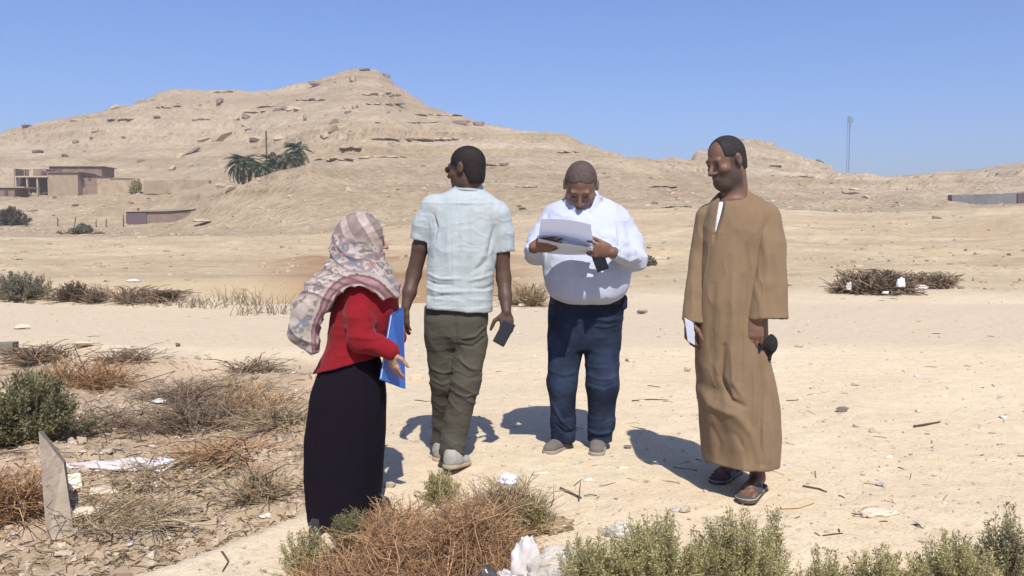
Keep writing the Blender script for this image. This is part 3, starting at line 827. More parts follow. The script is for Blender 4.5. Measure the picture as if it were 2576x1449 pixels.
for k, zz in enumerate((H - 2.5, H - 5.5, H - 2.0)):
    MB().box((.9 - .9 * k, -1.3, zz - 1.6), (1.5 - .9 * k, -.9, zz + 1.6)).build('antenna_panel', M_MAST, e)

# ---------------- date palms
def frond_mesh(seed, L):
    rg = np.random.default_rng(seed); n = 10
    t = np.linspace(0, 1, n); droop = rg.uniform(.55, .9)
    path = np.stack([L * t * (1 - .18 * t), .12 * L * (rg.random() - .5) * t ** 2, L * (.42 * t - droop * t ** 2)], 1)
    v, q = tubes(path[None], (.045 * (1 - .85 * t))[None], 4)
    tl = np.repeat(np.linspace(.12, .99, 30), 2); pos = np.stack([np.interp(tl, t, path[:, c]) for c in range(3)], 1)
    sd = np.tile([1, -1], 30); tan = np.gradient(path, axis=0); tg = np.stack([np.interp(tl, t, tan[:, c]) for c in range(3)], 1); tg /= np.linalg.norm(tg, axis=1)[:, None]
    side = np.cross(tg, [0, 0, 1]); side /= np.linalg.norm(side, axis=1)[:, None]
    dr = tg * .75 + side * sd[:, None] * .75 + np.array([0, 0, .12]) + rg.normal(0, .08, (60, 3)) - np.array([0, 0, 1]) * .25 * tl[:, None]
    lv, lq = leaves(pos, dr, .55 * np.sin(np.pi * np.clip(.15 + .8 * tl, 0, 1)) + .12, .15, rg)
    return mesh_np('frond', np.concatenate([v, lv]), [np.concatenate([q, lq + len(v)])])
M_FROND = mat('palm_green', (.110, .135, .075), vary=.3, scale=1.5, obvary=.3); M_FDRY = mat('palm_dry', (.20, .16, .10), vary=.3, scale=1.5, obvary=.25)
fm = [frond_mesh(40 + i, 3.1) for i in range(4)]; fd = [m.copy() for m in fm]
for m in fm: m.materials.append(M_FROND)
for m in fd: m.materials.append(M_FDRY)
M_TRUNK = mat('palm_trunk', (.13, .095, .065), vary=.3, scale=4, bump=.05, bscale=9)
def palm(xd, ybase, ycrown, d, scale, nf, label, seed, dry=.2):
    rg = np.random.default_rng(seed); b = np.array(W(xd, ybase, d)); cz = W(xd, ycrown, d)[2] - b[2]
    e = empty('palm_tree', b); tag(e, label, 'palm tree', 'date palms behind the sand spur')
    zz = np.linspace(-1.0, cz, 9); MB().tube([(.1 * math.sin(z * 2 + seed), 0, z) for z in zz], [.30 - .012 * i + .03 * (i % 2) for i in range(9)], 9).build('trunk', M_TRUNK, e, True)
    for i in range(nf):
        el = rg.uniform(-1.0, 1.15); isd = el < -.35 and rg.random() < dry * 3 or rg.random() < dry * .3
        o = obj('frond', (fd if isd else fm)[i % 4], None, e, loc=(0, 0, cz), rot=(rg.uniform(-.3, .3), -el, rg.uniform(0, 6.28)), scale=(scale * rg.uniform(.8, 1.1),) * 3)
palm(612, 450, 414, 152, 1.15, 90, 'broad green date palm at the left of the hillside clump', 1)
palm(688, 442, 412, 150, 1.0, 70, 'dry brownish date palm in the middle of the hillside clump', 2, .6)
palm(752, 404, 384, 152, 1.0, 60, 'smaller date palm highest up at the right of the clump', 3)
palm(724, 424, 410, 149, 1.0, 30, 'low bushy young palm between the middle and right palms', 4, .3)
palm(652, 448, 428, 148, .9, 30, 'low bushy young palm between the left and middle palms', 5, .3)
# ------------------------------------------------------------------ rocks
import bmesh
def rock_mesh(seed, n=16, flat=1.0):
    rg = np.random.default_rng(seed); v = rg.normal(size=(n, 3)); v /= np.linalg.norm(v, axis=1)[:, None]; v *= rg.uniform(.82, 1.0, (n, 1)); v[:, 2] *= flat
    v = np.sign(v) * np.abs(v) ** .8
    bm = bmesh.new(); [bm.verts.new(p * .5) for p in v]
    bmesh.ops.convex_hull(bm, input=bm.verts)
    for x in [x for x in bm.verts if not x.link_faces]: bm.verts.remove(x)
    me = bpy.data.meshes.new('rock'); bm.to_mesh(me); bm.free(); return me
M_ROCK = mat('hill_rock', (.355, .270, .185), vary=.18, scale=.8, obvary=.12, bump=.10, bscale=2)
M_ROCKD = mat('dark_hill_rock', (.17, .120, .092), vary=.25, scale=.8, obvary=.2, bump=.1, bscale=2)
RM = [rock_mesh(i, 18) for i in range(8)]; RD = [m.copy() for m in RM]
for m in RM: m.materials.append(M_ROCK)
for m in RD: m.materials.append(M_ROCKD)
GRP = 'boulders on the hillside'
def boulder(xd, yd, wd, hd, tilt=0.0, dark=False, label=None, seed=0, group=GRP, sink=.25, name='boulder', dd=None, yaw=None):
    q = on_ground(xd, yd, 60); d = q[1]; m = K / F_PX * d
    w, h = wd * m, hd * m
    rg = np.random.default_rng(seed + int(xd * 3 + yd))
    o = obj(name, (RD if dark else RM)[rg.integers(8)], None, loc=(q[0], q[1], q[2] + h * (.5 - sink)), rot=(rg.uniform(-.15, .15), -tilt, rg.uniform(-.5, .5) if yaw is None else yaw), scale=(w * 1.15, max(w * .55, h * 1.2) if dd is None else dd, h * 1.25))
    tag(o, label or 'pale boulder lying loose on the hillside', 'boulder', group); return o
SPEC = [ # x, y, w, h, tilt, dark, label
 (896, 172, 26, 12, 0, True, 'dark rock sitting on the very summit of the big hill'), (862, 178, 26, 6, .05, True, 'thin dark slab just left of the summit rock'), (918, 178, 24, 6, 0, True, 'flat dark slab just right of the summit rock'),
 (972, 194, 16, 10, -.6, True, 'dark rock on the skyline at the steep right shoulder of the summit'), (962, 184, 10, 8, -.5, True, 'small dark rock on the skyline above the steep right shoulder'),
 (560, 352, 46, 15, .62, False, 'long upright-tilted slab on the left slope above the palms'), (512, 352, 30, 10, .5, False, 'shorter tilted slab left of the long upright-tilted slab'), (482, 385, 44, 8, .45, True, 'narrow dark slab lying diagonally on the left slope'),
 (452, 395, 22, 9, .5, False, 'tilted slab at the lower end of the narrow dark slab'), (432, 428, 20, 11, .6, False, 'pointed tilted slab above the ruined wall'), (478, 418, 20, 9, .1, False, 'boat-shaped boulder between the ruined wall and the diagonal slab'),
 (553, 260, 18, 12, .3, True, 'reddish dark boulder high on the left shoulder of the hill'), (618, 297, 20, 10, -.4, True, 'dark overhanging boulder halfway up the hill left of the ledge'), (594, 302, 16, 9, .4, False, 'boulder beside the dark overhanging boulder'),
 (795, 215, 30, 9, -.1, True, 'dark hollow ledge below the summit ridge'), (888, 204, 16, 13, 0, False, 'pale perched boulder below the summit'),
 (702, 350, 30, 10, -.1, False, 'pale flat slab above the right-hand palm'), (645, 355, 34, 12, -.15, False, 'grey flat slab above the utility pole'), (618, 318, 20, 8, -.2, False, 'flat slab uphill of the grey slab'),
 (838, 330, 22, 16, .4, False, 'pale split boulder in the middle of the hillside'), (818, 345, 20, 12, .5, False, 'boulder lying against the pale split boulder'), (840, 310, 22, 12, .3, False, 'pale boulder uphill of the split boulder'), (770, 300, 12, 16, 0, False, 'upright pale boulder right of the square ledge'),
 (870, 272, 16, 8, .1, False, 'pale pair stone below the dark summit strata, left one'), (892, 272, 14, 11, -.6, False, 'pale pair stone below the dark summit strata, right one'),
 (556, 472, 26, 12, -.2, False, 'sunlit block at the foot of the palm spur'), (580, 480, 22, 14, .1, False, 'square reddish block at the foot of the palm spur'), (880, 480, 18, 12, 0, False, 'pale boulder on the smooth slope left of the man in striped shirt'),
 (75, 318, 34, 8, .1, True, 'dark thin slab near the left skyline'), (130, 292, 24, 6, .1, False, 'pale slab on the left skyline'), (10, 322, 16, 6, 0, True, 'dark stone where the skyline meets the left edge'),
 (240, 330, 20, 8, 0, False, 'boulder on the lower left slope above the hamlet'), (95, 385, 22, 8, 0, True, 'dark streaked stone above the half-built house'), (290, 272, 24, 8, .2, False, 'slab high above the hamlet'), (190, 360, 18, 8, 0, True, 'grey streaked boulder above the long low house'),
 (2062, 404, 22, 8, -.4, True, 'dark stone near the right end of the second hill skyline'), (1932, 362, 26, 12, .2, False, 'white angular block on the second hill skyline'), (1575, 382, 30, 7, -.1, True, 'dark flat rock on the ridge left of the second hill'),
 (1160, 312, 40, 9, 0, True, 'broad dark rock in the ledge right of the big hill'), (1205, 315, 26, 9, 0, True, 'reddish dark rock beside the broad dark rock in the ledge'), (2140, 490, 42, 9, -.15, False, 'long pale slab on the right-hand slope'), (2150, 478, 22, 7, -.1, False, 'smaller slab above the long pale slab on the right'),
 (2185, 498, 30, 7, -.2, False, 'slab below and right of the long pale slab'), (2360, 550, 24, 8, 0, True, 'dark lens-shaped stone on the far right slope'), (2100, 418, 24, 4, 0, True, 'thin dark slab below the second hill'), (1950, 420, 26, 5, 0, True, 'thin dark ledge right of the robed man\'s neck'),
]
for i, (x, y, w, h, t, dk, lab) in enumerate(SPEC): boulder(x, y, w * 1.2, h * 1.3, t, dk, lab, i)
# square-cut ledges of rock standing out of the slope
LEDGE = [(720, 275, 60, 13, 'block-jointed ledge in the middle of the hillside'), (775, 252, 60, 7, 'upper ledge above the block-jointed one'), (670, 268, 40, 5, 'thin ledge left of the block-jointed one'), (640, 282, 50, 4, 'thin ledge below the dark overhanging boulder'),
         (945, 238, 66, 9, 'dark shadowed stratum below the summit'), (990, 240, 34, 8, 'right end of the dark stratum below the summit'), (970, 262, 90, 5, 'long thin stratum across the right face'), (1090, 290, 90, 6, 'pale stratum on the right shoulder'),
         (1060, 308, 80, 5, 'second pale stratum on the right shoulder'), (1000, 352, 120, 8, 'long rounded ledge low on the right face'), (960, 396, 110, 8, 'rubbly ledge along the top of the smooth slope'), (830, 402, 70, 7, 'broken ledge right of the palms'),
         (880, 372, 50, 6, 'short ledge between the split boulder and the rubbly ledge'), (1240, 415, 70, 8, 'pale ledge right of the walking man\'s head'), (1120, 350, 50, 8, 'blocky ledge above the walking man'), (1430, 382, 60, 5, 'dark undercut ledge on the right ridge'),
         (1640, 390, 70, 3, 'dark thin cap rock on the saddle'), (1320, 470, 50, 6, 'small ledge left of the reading man\'s head'), (1660, 470, 60, 5, 'small ledge right of the reading man\'s head'), (2010, 445, 60, 5, 'thin ledge right of the robed man'),
         (1690, 520, 50, 4, 'thin stratum left of the robed man\'s shoulder'), (505, 300, 40, 6, 'ledge high left of the long upright-tilted slab'), (300, 300, 60, 5, 'ledge on the left slope above the hamlet'), (420, 270, 50, 6, 'ledge below the left skyline plateau'), (560, 232, 46, 5, 'thin cap ledge on the left skyline plateau')]
M_LEDGE = mat('ledge_rock', (.32, .24, .165), vary=.22, scale=.5, bump=.3, bscale=1.2, obvary=.1)
for i, (x, y, w, h, lab) in enumerate(LEDGE):
    q0 = on_ground(x, y, 60); d = q0[1]; mm = K / F_PX * d; rg = np.random.default_rng(300 + i)
    e = empty('rock_ledge', q0); tag(e, lab, 'ledge', 'rock ledges on the hills')
    xs = -w / 2
    while xs < w / 2:
        bw = rg.uniform(.15, .35) * w; xc = x + xs + bw / 2; q = on_ground(xc, y + rg.uniform(-1, 1), 60)
        if abs(q[1] - d) < 30:
            o = obj('block', (RD if rg.random() < .12 else RM)[rg.integers(8)], None, e, loc=np.array(q) - q0 + np.array([0, 0, .08 * h * mm]), rot=(0, rg.uniform(-.04, .04), rg.uniform(-.12, .12)), scale=(bw * mm * rg.uniform(1.5, 2.0), max(2.6, bw * mm * .9), h * mm * rg.uniform(.8, 1.15) * 1.15))
        xs += bw * rg.choice([.6, .8, 1.2])
# many more loose boulders, smaller
def slope_words(x, y):
    h = ('left of the hamlet' if x < 40 else 'above the hamlet' if x < 540 and y < 410 else 'below the hamlet' if x < 540 else 'above the palms' if x < 800 and y < 340 else 'below the palms' if x < 800 else 'below the summit' if x < 1050 and y < 330
         else 'left of the walking man' if x < 1130 else 'between the walking and the reading man' if x < 1450 else 'between the reading and the robed man' if x < 1780 else 'behind the robed man' if x < 2000 else 'near the radio mast' if x < 2300 else 'near the grey wall at the right')
    return 'small stone lying on the slope ' + h
rg = np.random.default_rng(77); cnt = 0
while cnt < 115:
    x = rg.uniform(0, 2576); y = rg.uniform(200, 590)
    q = on_ground(x, y, 60)
    if q[1] > 318 or q[1] < 75 or (600 < x < 790 and 330 < y < 450) or (30 < x < 540 and 410 < y < 480): continue
    s = (4 + 9 * rg.random() ** 2.5) * (1 if q[1] > 140 else .8)
    boulder(x, y, s * rg.uniform(1.2, 2.4), s * rg.uniform(.5, .9), rg.uniform(-.3, .3), rg.random() < .3, slope_words(x, y), cnt, 'small loose stones on the slopes', .3, 'stone'); cnt += 1
# fine scree, far too many to count
def scatter_mesh(name, pts, size, rg, flat=.6):
    n = len(pts); base = np.array([(-1, -1, -1), (1, -1, -1), (1, 1, -1), (-1, 1, -1), (-.7, -.7, 1), (.7, -.7, 1), (.7, .7, 1), (-.7, .7, 1)], float) * .72
    v = base[None] * rg.uniform(.35, 1.25, (n, 8, 3)); v[..., 2] *= flat
    a = rg.uniform(0, 6.28, n); c, s_ = np.cos(a), np.sin(a)
    x = v[..., 0] * c[:, None] - v[..., 1] * s_[:, None]; y = v[..., 0] * s_[:, None] + v[..., 1] * c[:, None]
    asp = rg.uniform(.7, 1.5, (n, 1))
    V = np.stack([x * asp, y, v[..., 2]], -1) * size[:, None, None] + pts[:, None, :]
    t = np.array([(4, 5, 6, 7), (0, 1, 5, 4), (1, 2, 6, 5), (2, 3, 7, 6), (3, 0, 4, 7)])
    T = (t[None] + np.arange(n)[:, None, None] * 8).reshape(-1, 4)
    return mesh_np(name, V.reshape(-1, 3), T)
n = 15000; dd = rg.uniform(95, 305, n); u = rg.uniform(-.66, .66, n); x = u * dd; z = zfun(x, dd)
keep = fbm2(x * .03, dd * .05, 3, 88) + .25 * rg.normal(size=n) > .12
P_ = np.stack([x, dd, z], 1)[keep]
o = obj('scree', scatter_mesh('scree', P_, .10 + .55 * rg.random(len(P_)) ** 4, rg, .42), M_ROCK); tag(o, 'fine broken scree strewn over the hill slopes', 'scree', kind='stuff')
n = 5000; dd = np.exp(rg.uniform(np.log(19), np.log(97), n)); u = rg.uniform(-.66, .66, n); x = u * dd; z = zfun(x, dd)
keep = fbm2(x * .12, dd * .16, 3, 89) + .35 * rg.normal(size=n) > .0
P_ = np.stack([x, dd, z], 1)[keep]
o = obj('plain_gravel', scatter_mesh('plain_gravel', P_, (.02 + .10 * rg.random(len(P_)) ** 4) * (1 + P_[:, 1] / 45), rg, .5), M_ROCK); tag(o, 'scattered gravel on the plain beyond the path', 'gravel', kind='stuff')
# ------------------------------------------------------------------ shrubs, dry brush, reeds
def leafy(seed, W_, H, n_sh, n_leaf, leaf=(.016, .0055), pal=((.10, .105, .045), (.17, .155, .075), (.060, .068, .030)), up=.7, wob=.06, stemr=.0022):
    """upright shoots carrying small leaves; returns two meshes in local coordinates"""
    rg = np.random.default_rng(seed)
    b = rg.normal(0, .28, (n_sh, 2)) * W_ * .5; b = np.clip(b, -W_ * .45, W_ * .45)
    tip = b * rg.uniform(1.2, 2.0, (n_sh, 1)) + rg.normal(0, .10, (n_sh, 2)) * W_
    rr = np.linalg.norm(tip, axis=1) / (W_ * .5)
    hh = H * (1 - .55 * np.clip(rr, 0, 1.2) ** 2) * rg.uniform(.55, 1.05, n_sh); hh = np.maximum(hh, .12 * H)
    S = 6; t = np.linspace(0, 1, S)[None, :, None]
    p0 = np.concatenate([b * .45, np.zeros((n_sh, 1))], 1)[:, None]; p2 = np.concatenate([tip, hh[:, None]], 1)[:, None]
    p1 = p0 * .35 + p2 * .65; p1[..., 2] *= (1 - up) + .35
    path = (1 - t) ** 2 * p0 + 2 * t * (1 - t) * p1 + t ** 2 * p2 + rg.normal(0, wob * .12, (n_sh, S, 3)) * H * t
    v, q = tubes(path, stemr * (1.25 - t[..., 0]) * np.ones((n_sh, 1)), 3)
    me_s = mesh_np('stems', v, q)
    N = n_sh * n_leaf; ti = rg.uniform(.22, 1.0, N) ** .8; si = np.repeat(np.arange(n_sh), n_leaf)
    f = ti * (S - 1); i0 = np.clip(f.astype(int), 0, S - 2); fr = (f - i0)[:, None]
    pos = path[si, i0] * (1 - fr) + path[si, i0 + 1] * fr
    tg = path[si, i0 + 1] - path[si, i0]; tg /= np.linalg.norm(tg, axis=1)[:, None] + 1e-9
    off = rg.normal(size=(N, 3)); dr = tg * .8 + off * .65
    pos = pos + off * .010 * (H / .4) * (1 - ti[:, None] * .5)
    lv, lq = leaves(pos, dr, leaf[0] * rg.uniform(.6, 1.3, N), leaf[1] * rg.uniform(.7, 1.3, N), rg)
    me_l = mesh_np('foliage', lv, lq)
    pal = np.array(pal); k = rg.random(n_sh); kc = np.repeat(k, n_leaf)
    c = pal[0] * (1 - kc[:, None]) + pal[1] * kc[:, None]
    dk = rg.random(N) < .3; c[dk] = pal[2]; c *= rg.uniform(.75, 1.25, (N, 1))
    add_color(me_l, np.repeat(c, 4, 0))
    return me_s, me_l
def brush(seed, W_, D_, H, n, L=.16, pal=((.22, .135, .072), (.33, .225, .125), (.10, .062, .040)), rad=.0016, curl=.5, fill=.9, lay=0.0):
    """a tangled mound of dry twigs; returns coarse twigs and fine twigs"""
    rg = np.random.default_rng(seed); out = []
    for part, (cnt, ll, r) in enumerate(((int(n * .25), L * 1.9, rad * 1.9), (n, L, rad))):
        a = rg.uniform(0, 6.28, cnt); rr = np.sqrt(rg.random(cnt)) * fill
        lump = 1 + .35 * np.sin(3 * a + seed) * rr + .2 * np.sin(7 * a + 2 * seed)
        x = np.cos(a) * rr * W_ * .5 * (1 + .12 * np.sin(5 * a)); y = np.sin(a) * rr * D_ * .5
        top = H * (1 - rr ** 2 * .9) * np.clip(lump, .4, 1.3) * np.clip(.72 + .75 * noise2(x / W_ * 7 + seed, y / W_ * 7, seed), .25, 1.15)
        top = np.maximum(top - ll * (.55 - .4 * lay), .10 * H); z = top * rg.random(cnt) ** .55
        p = np.stack([x, y, z], 1)
        d = rg.normal(size=(cnt, 3)); d[:, 2] = (np.abs(d[:, 2]) * .7 + .15) * (1 - lay) + lay * .05; d += np.stack([np.cos(a), np.sin(a), 0 * a], 1) * .5 * rr[:, None]; d /= np.linalg.norm(d, axis=1)[:, None]
        S = 4; path = [p]
        step = (ll / (S - 1)) * rg.uniform(.5, 1.3, (cnt, 1))
        for k in range(S - 1):
            d = d + rg.normal(0, curl, (cnt, 3)) * .6; d /= np.linalg.norm(d, axis=1)[:, None]; path.append(path[-1] + d * step)
        path = np.stack(path, 1); zc = path[..., 2]; path[..., 2] = np.maximum(np.where(zc > .6 * H, .6 * H + .45 * H * np.tanh((zc - .6 * H) / (.45 * H)), zc), .004)
        v, q = tubes(path, r * np.linspace(1.1, .5, S)[None] * rg.uniform(.7, 1.3, (cnt, 1)), 3)
        me = mesh_np('twigs', v, q); pl = np.array(pal); kc = rg.random((cnt, 1)); c = pl[0] * (1 - kc) + pl[1] * kc; dk = rg.random(cnt) < .22; c[dk] = pl[2]
        add_color(me, np.repeat(c * rg.uniform(.75, 1.25, (cnt, 1)), S * 3, 0)); out.append(me)
    return out
def leaf_mat(name, rough=.7):
    m = mat(name, attr=True, rough=rough, vary=.12, scale=20, spec=.2)
    N = m.node_tree.nodes; L = m.node_tree.links; t = N.new('ShaderNodeBsdfTranslucent'); mx = N.new('ShaderNodeMixShader'); mx.inputs['Fac'].default_value = .45
    p = N['Principled BSDF']; src = p.inputs['Base Color'].links[0].from_socket
    L.new(src, t.inputs['Color']); L.new(p.outputs[0], mx.inputs[1]); L.new(t.outputs[0], mx.inputs[2]); L.new(mx.outputs[0], N['Material Output'].inputs['Surface'])
    return m
M_LEAF = leaf_mat('shrub_leaf'); M_TWIG = mat('dry_twig', attr=True, rough=.9, vary=.15, scale=30, spec=.1); M_STEM = mat('shrub_stem', (.16, .125, .075), vary=.2)
GREEN = ((.185, .180, .090), (.285, .255, .140), (.110, .110, .055)); GREY = ((.235, .215, .145), (.31, .28, .20), (.15, .135, .09)); OLIVE = ((.385, .360, .160), (.54, .46, .24), (.25, .225, .105))
BROWN = ((.270, .150, .078), (.43, .275, .150), (.110, .062, .038)); DBROWN = ((.175, .128, .088), (.255, .19, .13), (.090, .066, .047)); STRAW = ((.27, .20, .12), (.38, .30, .19), (.14, .10, .065))
def place(xd, yd, dmin=2.4, dmax=320): return on_ground(xd, yd, dmin, dmax)
def shrub(xd, yd, wd, ytop, label, seed, pal=GREEN, n=90, nl=55, cat='bush', group=None, name='shrub', leaf=None, depth=None, **kw):
    q = place(xd, yd, 2.4) if depth is None else (W(xd, yd, depth)[0], depth, gz(W(xd, yd, depth)[0], depth))
    m = K / F_PX * q[1]; Wm = wd * m; Hm = max(W(xd, ytop, q[1])[2] - q[2], .05)
    lf = leaf or (.016, .006); s_, l_ = leafy(seed, Wm, Hm, n, nl, lf, pal, **kw)
    e = empty(name, q); tag(e, label, cat, group); obj('stems', s_, M_STEM, e); obj('foliage', l_, M_LEAF, e); return e
def heap(xd, yd, wd, ytop, label, seed, pal=BROWN, n=900, cat='brush', group=None, name='dry_bush', deep=.8, L=.15, depth=None, **kw):
    q = place(xd, yd, 2.4) if depth is None else (W(xd, yd, depth)[0], depth, gz(W(xd, yd, depth)[0], depth))
    m = K / F_PX * q[1]; Wm = wd * m; Hm = max(W(xd, ytop, q[1])[2] - q[2], .05)
    a, b = brush(seed, Wm, Wm * deep, Hm, n, L, pal, **kw)
    e = empty(name, q); tag(e, label, cat, group); obj('branches', a, M_TWIG, e); obj('twigs', b, M_TWIG, e); return e
# ---- far and middle distance
shrub(210, 589, 62, 566, 'round grey-green bush beside the far track', 1, GREY, 60, 60, leaf=(.35, .16), stemr=.03)
shrub(22, 566, 92, 522, 'large dull brown tamarisk mound at the left picture edge', 2, ((.15, .11, .085), (.19, .14, .11), (.10, .075, .06)), 110, 70, leaf=(.42, .2), stemr=.03)
shrub(343, 459, 30, 447, 'green bush growing beside the mud wall of the hamlet', 3, OLIVE, 50, 50, leaf=(.35, .16), stemr=.03, depth=181)
shrub(1626, 668, 46, 640, 'small grey bush beyond the reading man\'s right elbow', 4, GREY, 70, 50, leaf=(.07, .03), stemr=.008)
shrub(55, 752, 190, 682, 'wide grey-green shrub on the ditch bank at the left edge', 5, GREY, 190, 70, leaf=(.05, .02), stemr=.006)
shrub(186, 755, 92, 706, 'dark rounded shrub right of the wide grey-green one', 6, DBROWN, 120, 70, leaf=(.04, .018), stemr=.006)
heap(243, 758, 46, 712, 'small upright clump of brown brush by the ditch', 7, DBROWN, 420, L=.28, rad=.005)
heap(345, 760, 110, 722, 'loose spread of dry brush along the ditch edge', 8, DBROWN, 320, L=.30, rad=.005, deep=.8)
heap(415, 755, 30, 732, 'small brown tussock at the end of the flat brush', 9, DBROWN, 400, L=.28, rad=.006)
heap(1325, 768, 66, 712, 'spiky dry tussock between the two men', 10, STRAW, 700, L=.30, rad=.004)
def reeds(xd, yd, wd, ytop, label, seed, n=90, group=None):
    q = place(xd, yd); m = K / F_PX * q[1]; rg = np.random.default_rng(seed); Wm = wd * m; H = max(W(xd, ytop, q[1])[2] - q[2], .1)
    b = np.stack([rg.uniform(-.5, .5, n) * Wm, rg.uniform(-.3, .3, n), np.full(n, -.03)], 1); S = 4
    t = np.linspace(0, 1, S)[None, :, None]; lean = rg.normal(0, .22, (n, 1, 3)) * H; lean[..., 2] = H * rg.uniform(.4, 1.05, (n, 1))
    path = b[:, None] + lean * t + rg.normal(0, .02, (n, S, 3)) * t; path[..., 0] += (lean[..., 0] * .5 * t[..., 0] ** 2)
    v, q4 = tubes(path, .007 * np.linspace(1, .4, S)[None] * np.ones((n, 1)), 3); me = mesh_np('stalks', v, q4); add_color(me, np.array([.19, .145, .095]) * np.repeat(rg.uniform(.6, 1.4, (n, 1)), S * 3, 0))
    e = empty('dry_reeds', q); tag(e, label, 'reeds', group); obj('stalks', me, M_TWIG, e); return e
reeds(430, 765, 160, 735, 'low dry stalks between the brush and the branching reeds', 4, 80)
reeds(600, 762, 130, 715, 'branching dry reeds on the far ditch bank', 1, 60)
reeds(520, 770, 130, 738, 'short dry reeds left of the branching reeds', 2, 60)
reeds(665, 790, 150, 735, 'thin upright dry reeds at the near edge of the ditch', 3, 60)
# ---- brush heaps with rubbish on the right
heap(2200, 738, 160, 678, 'large dark brush heap with rags on the right-hand ground', 11, DBROWN, 3600, L=.32, rad=.007, deep=.7, curl=.7)
heap(2345, 726, 86, 684, 'smaller dark brush heap right of the large one', 12, DBROWN, 1500, L=.26, rad=.007, deep=.8, curl=.7)
# ---- littered bank on the left
shrub(85, 1115, 250, 935, 'big green saltbush on the littered bank at the left edge', 21, GREEN, 200, 80, leaf=(.028, .011), stemr=.004)
shrub(-20, 1120, 220, 985, 'green saltbush cut off by the left picture edge', 22, GREEN, 150, 80, leaf=(.026, .011), stemr=.004)
heap(215, 970, 200, 880, 'reddish dry bush above the big green saltbush', 23, BROWN, 700, L=.22, rad=.0022, lay=.3)
heap(500, 1080, 230, 985, 'wide heap of dark dead branches left of the woman', 24, DBROWN, 650, L=.20, rad=.0022, deep=.8, lay=.6)
heap(620, 1045, 210, 975, 'reddish-brown dead brush right of the dark branches', 25, BROWN, 600, L=.22, rad=.0023, lay=.6)
heap(705, 1065, 130, 1010, 'low pale tangle of straw beside the woman\'s skirt', 26, STRAW, 350, L=.22, rad=.002, lay=.8)
heap(110, 905, 140, 868, 'dark low brush at the top of the littered bank', 27, DBROWN, 400, L=.24, rad=.004, lay=.7)
heap(330, 905, 130, 880, 'thin grey brush near the path edge', 28, DBROWN, 200, L=.24, rad=.003, lay=.7)
heap(35, 1300, 150, 1165, 'reddish dead brush left of the concrete slab', 29, BROWN, 900, L=.17, rad=.0018, lay=.35)
heap(655, 1255, 110, 1170, 'small dry tuft by the broken brick', 30, STRAW, 400, L=.13, rad=.002, lay=.3)
heap(420, 1205, 300, 1150, 'low scattered dead twigs behind the white rags', 31, STRAW, 260, L=.18, rad=.0022, deep=.9, lay=.9)
heap(560, 1150, 240, 1105, 'low brown twigs in the middle of the littered bank', 32, BROWN, 300, L=.18, rad=.0024, deep=.9, lay=.9)
heap(640, 935, 110, 900, 'grey twig tangle at the upper end of the bank', 33, DBROWN, 200, L=.2, rad=.003, lay=.8)
heap(300, 1075, 280, 1020, 'low tangled twigs right of the big green saltbush', 34, DBROWN, 420, L=.22, rad=.002, lay=.85)
heap(590, 985, 240, 940, 'thin spread of twigs at the top right of the bank', 35, STRAW, 320, L=.22, rad=.002, lay=.9)
heap(330, 1300, 320, 1255, 'low litter of dead stalks right of the slab foot', 36, STRAW, 450, L=.15, rad=.0016, lay=.9)
heap(460, 1010, 200, 960, 'grey tangle of stalks above the dark branches', 37, DBROWN, 420, L=.22, rad=.002, lay=.7)
# ---- foreground
heap(1135, 1460, 440, 1235, 'big tangled reddish-brown bush in the centre foreground', 41, BROWN, 6000, L=.115, rad=.0010, curl=.75)
heap(950, 1500, 420, 1305, 'reddish-brown bush at the bottom edge left of centre', 42, BROWN, 4200, L=.11, rad=.0010, curl=.75)
heap(1245, 1330, 270, 1195, 'paler dry bush behind the big reddish one', 43, ((.25, .165, .09), (.36, .27, .16), (.11, .07, .045)), 3000, L=.11, rad=.0011, curl=.7)
heap(1000, 1370, 180, 1265, 'dry bush against the hem of the navy skirt', 44, BROWN, 2000, L=.11, rad=.0013, curl=.7)
shrub(885, 1405, 150, 1275, 'small green shrub in front of the navy skirt', 45, GREEN, 90, 90, leaf=(.011, .0045))
shrub(770, 1455, 170, 1325, 'green-tipped shrub at the bottom left of the dry bushes', 46, OLIVE, 80, 80, leaf=(.012, .0045))
shrub(1105, 1262, 120, 1180, 'low green sprigs at the walking man\'s heels', 47, OLIVE, 60, 70, leaf=(.012, .0045))
shrub(1345, 1340, 110, 1235, 'green sprigs at the right end of the paler dry bush', 48, OLIVE, 60, 70, leaf=(.012, .0045))
shrub(1490, 1530, 270, 1340, 'green shrub at the bottom edge right of the plastic bags', 49, OLIVE, 150, 110, leaf=(.011, .0045))
shrub(1650, 1520, 340, 1296, 'dense green shrub in the right foreground', 50, OLIVE, 210, 120, leaf=(.011, .0045))
shrub(1850, 1515, 300, 1285, 'tall green shrub below the sandalled foot', 51, OLIVE, 200, 120, leaf=(.011, .0045))
shrub(1945, 1470, 90, 1262, 'single tall sprig rising beside the sandal', 52, OLIVE, 22, 120, leaf=(.011, .0045))
shrub(2075, 1530, 170, 1375, 'sparse green shrub at the bottom between the two dense ones', 53, OLIVE, 60, 80, leaf=(.011, .0045))
shrub(2210, 1530, 220, 1370, 'low green shrub at the bottom right of centre', 54, OLIVE, 90, 90, leaf=(.011, .0045))
shrub(2400, 1530, 280, 1335, 'broad green shrub at the bottom right', 55, OLIVE, 170, 110, leaf=(.011, .0045))
shrub(2530, 1480, 190, 1270, 'loose pale-tipped shrub in the bottom right corner', 56, ((.30, .28, .15), (.42, .37, .22), (.19, .17, .09)), 90, 90, leaf=(.013, .005))
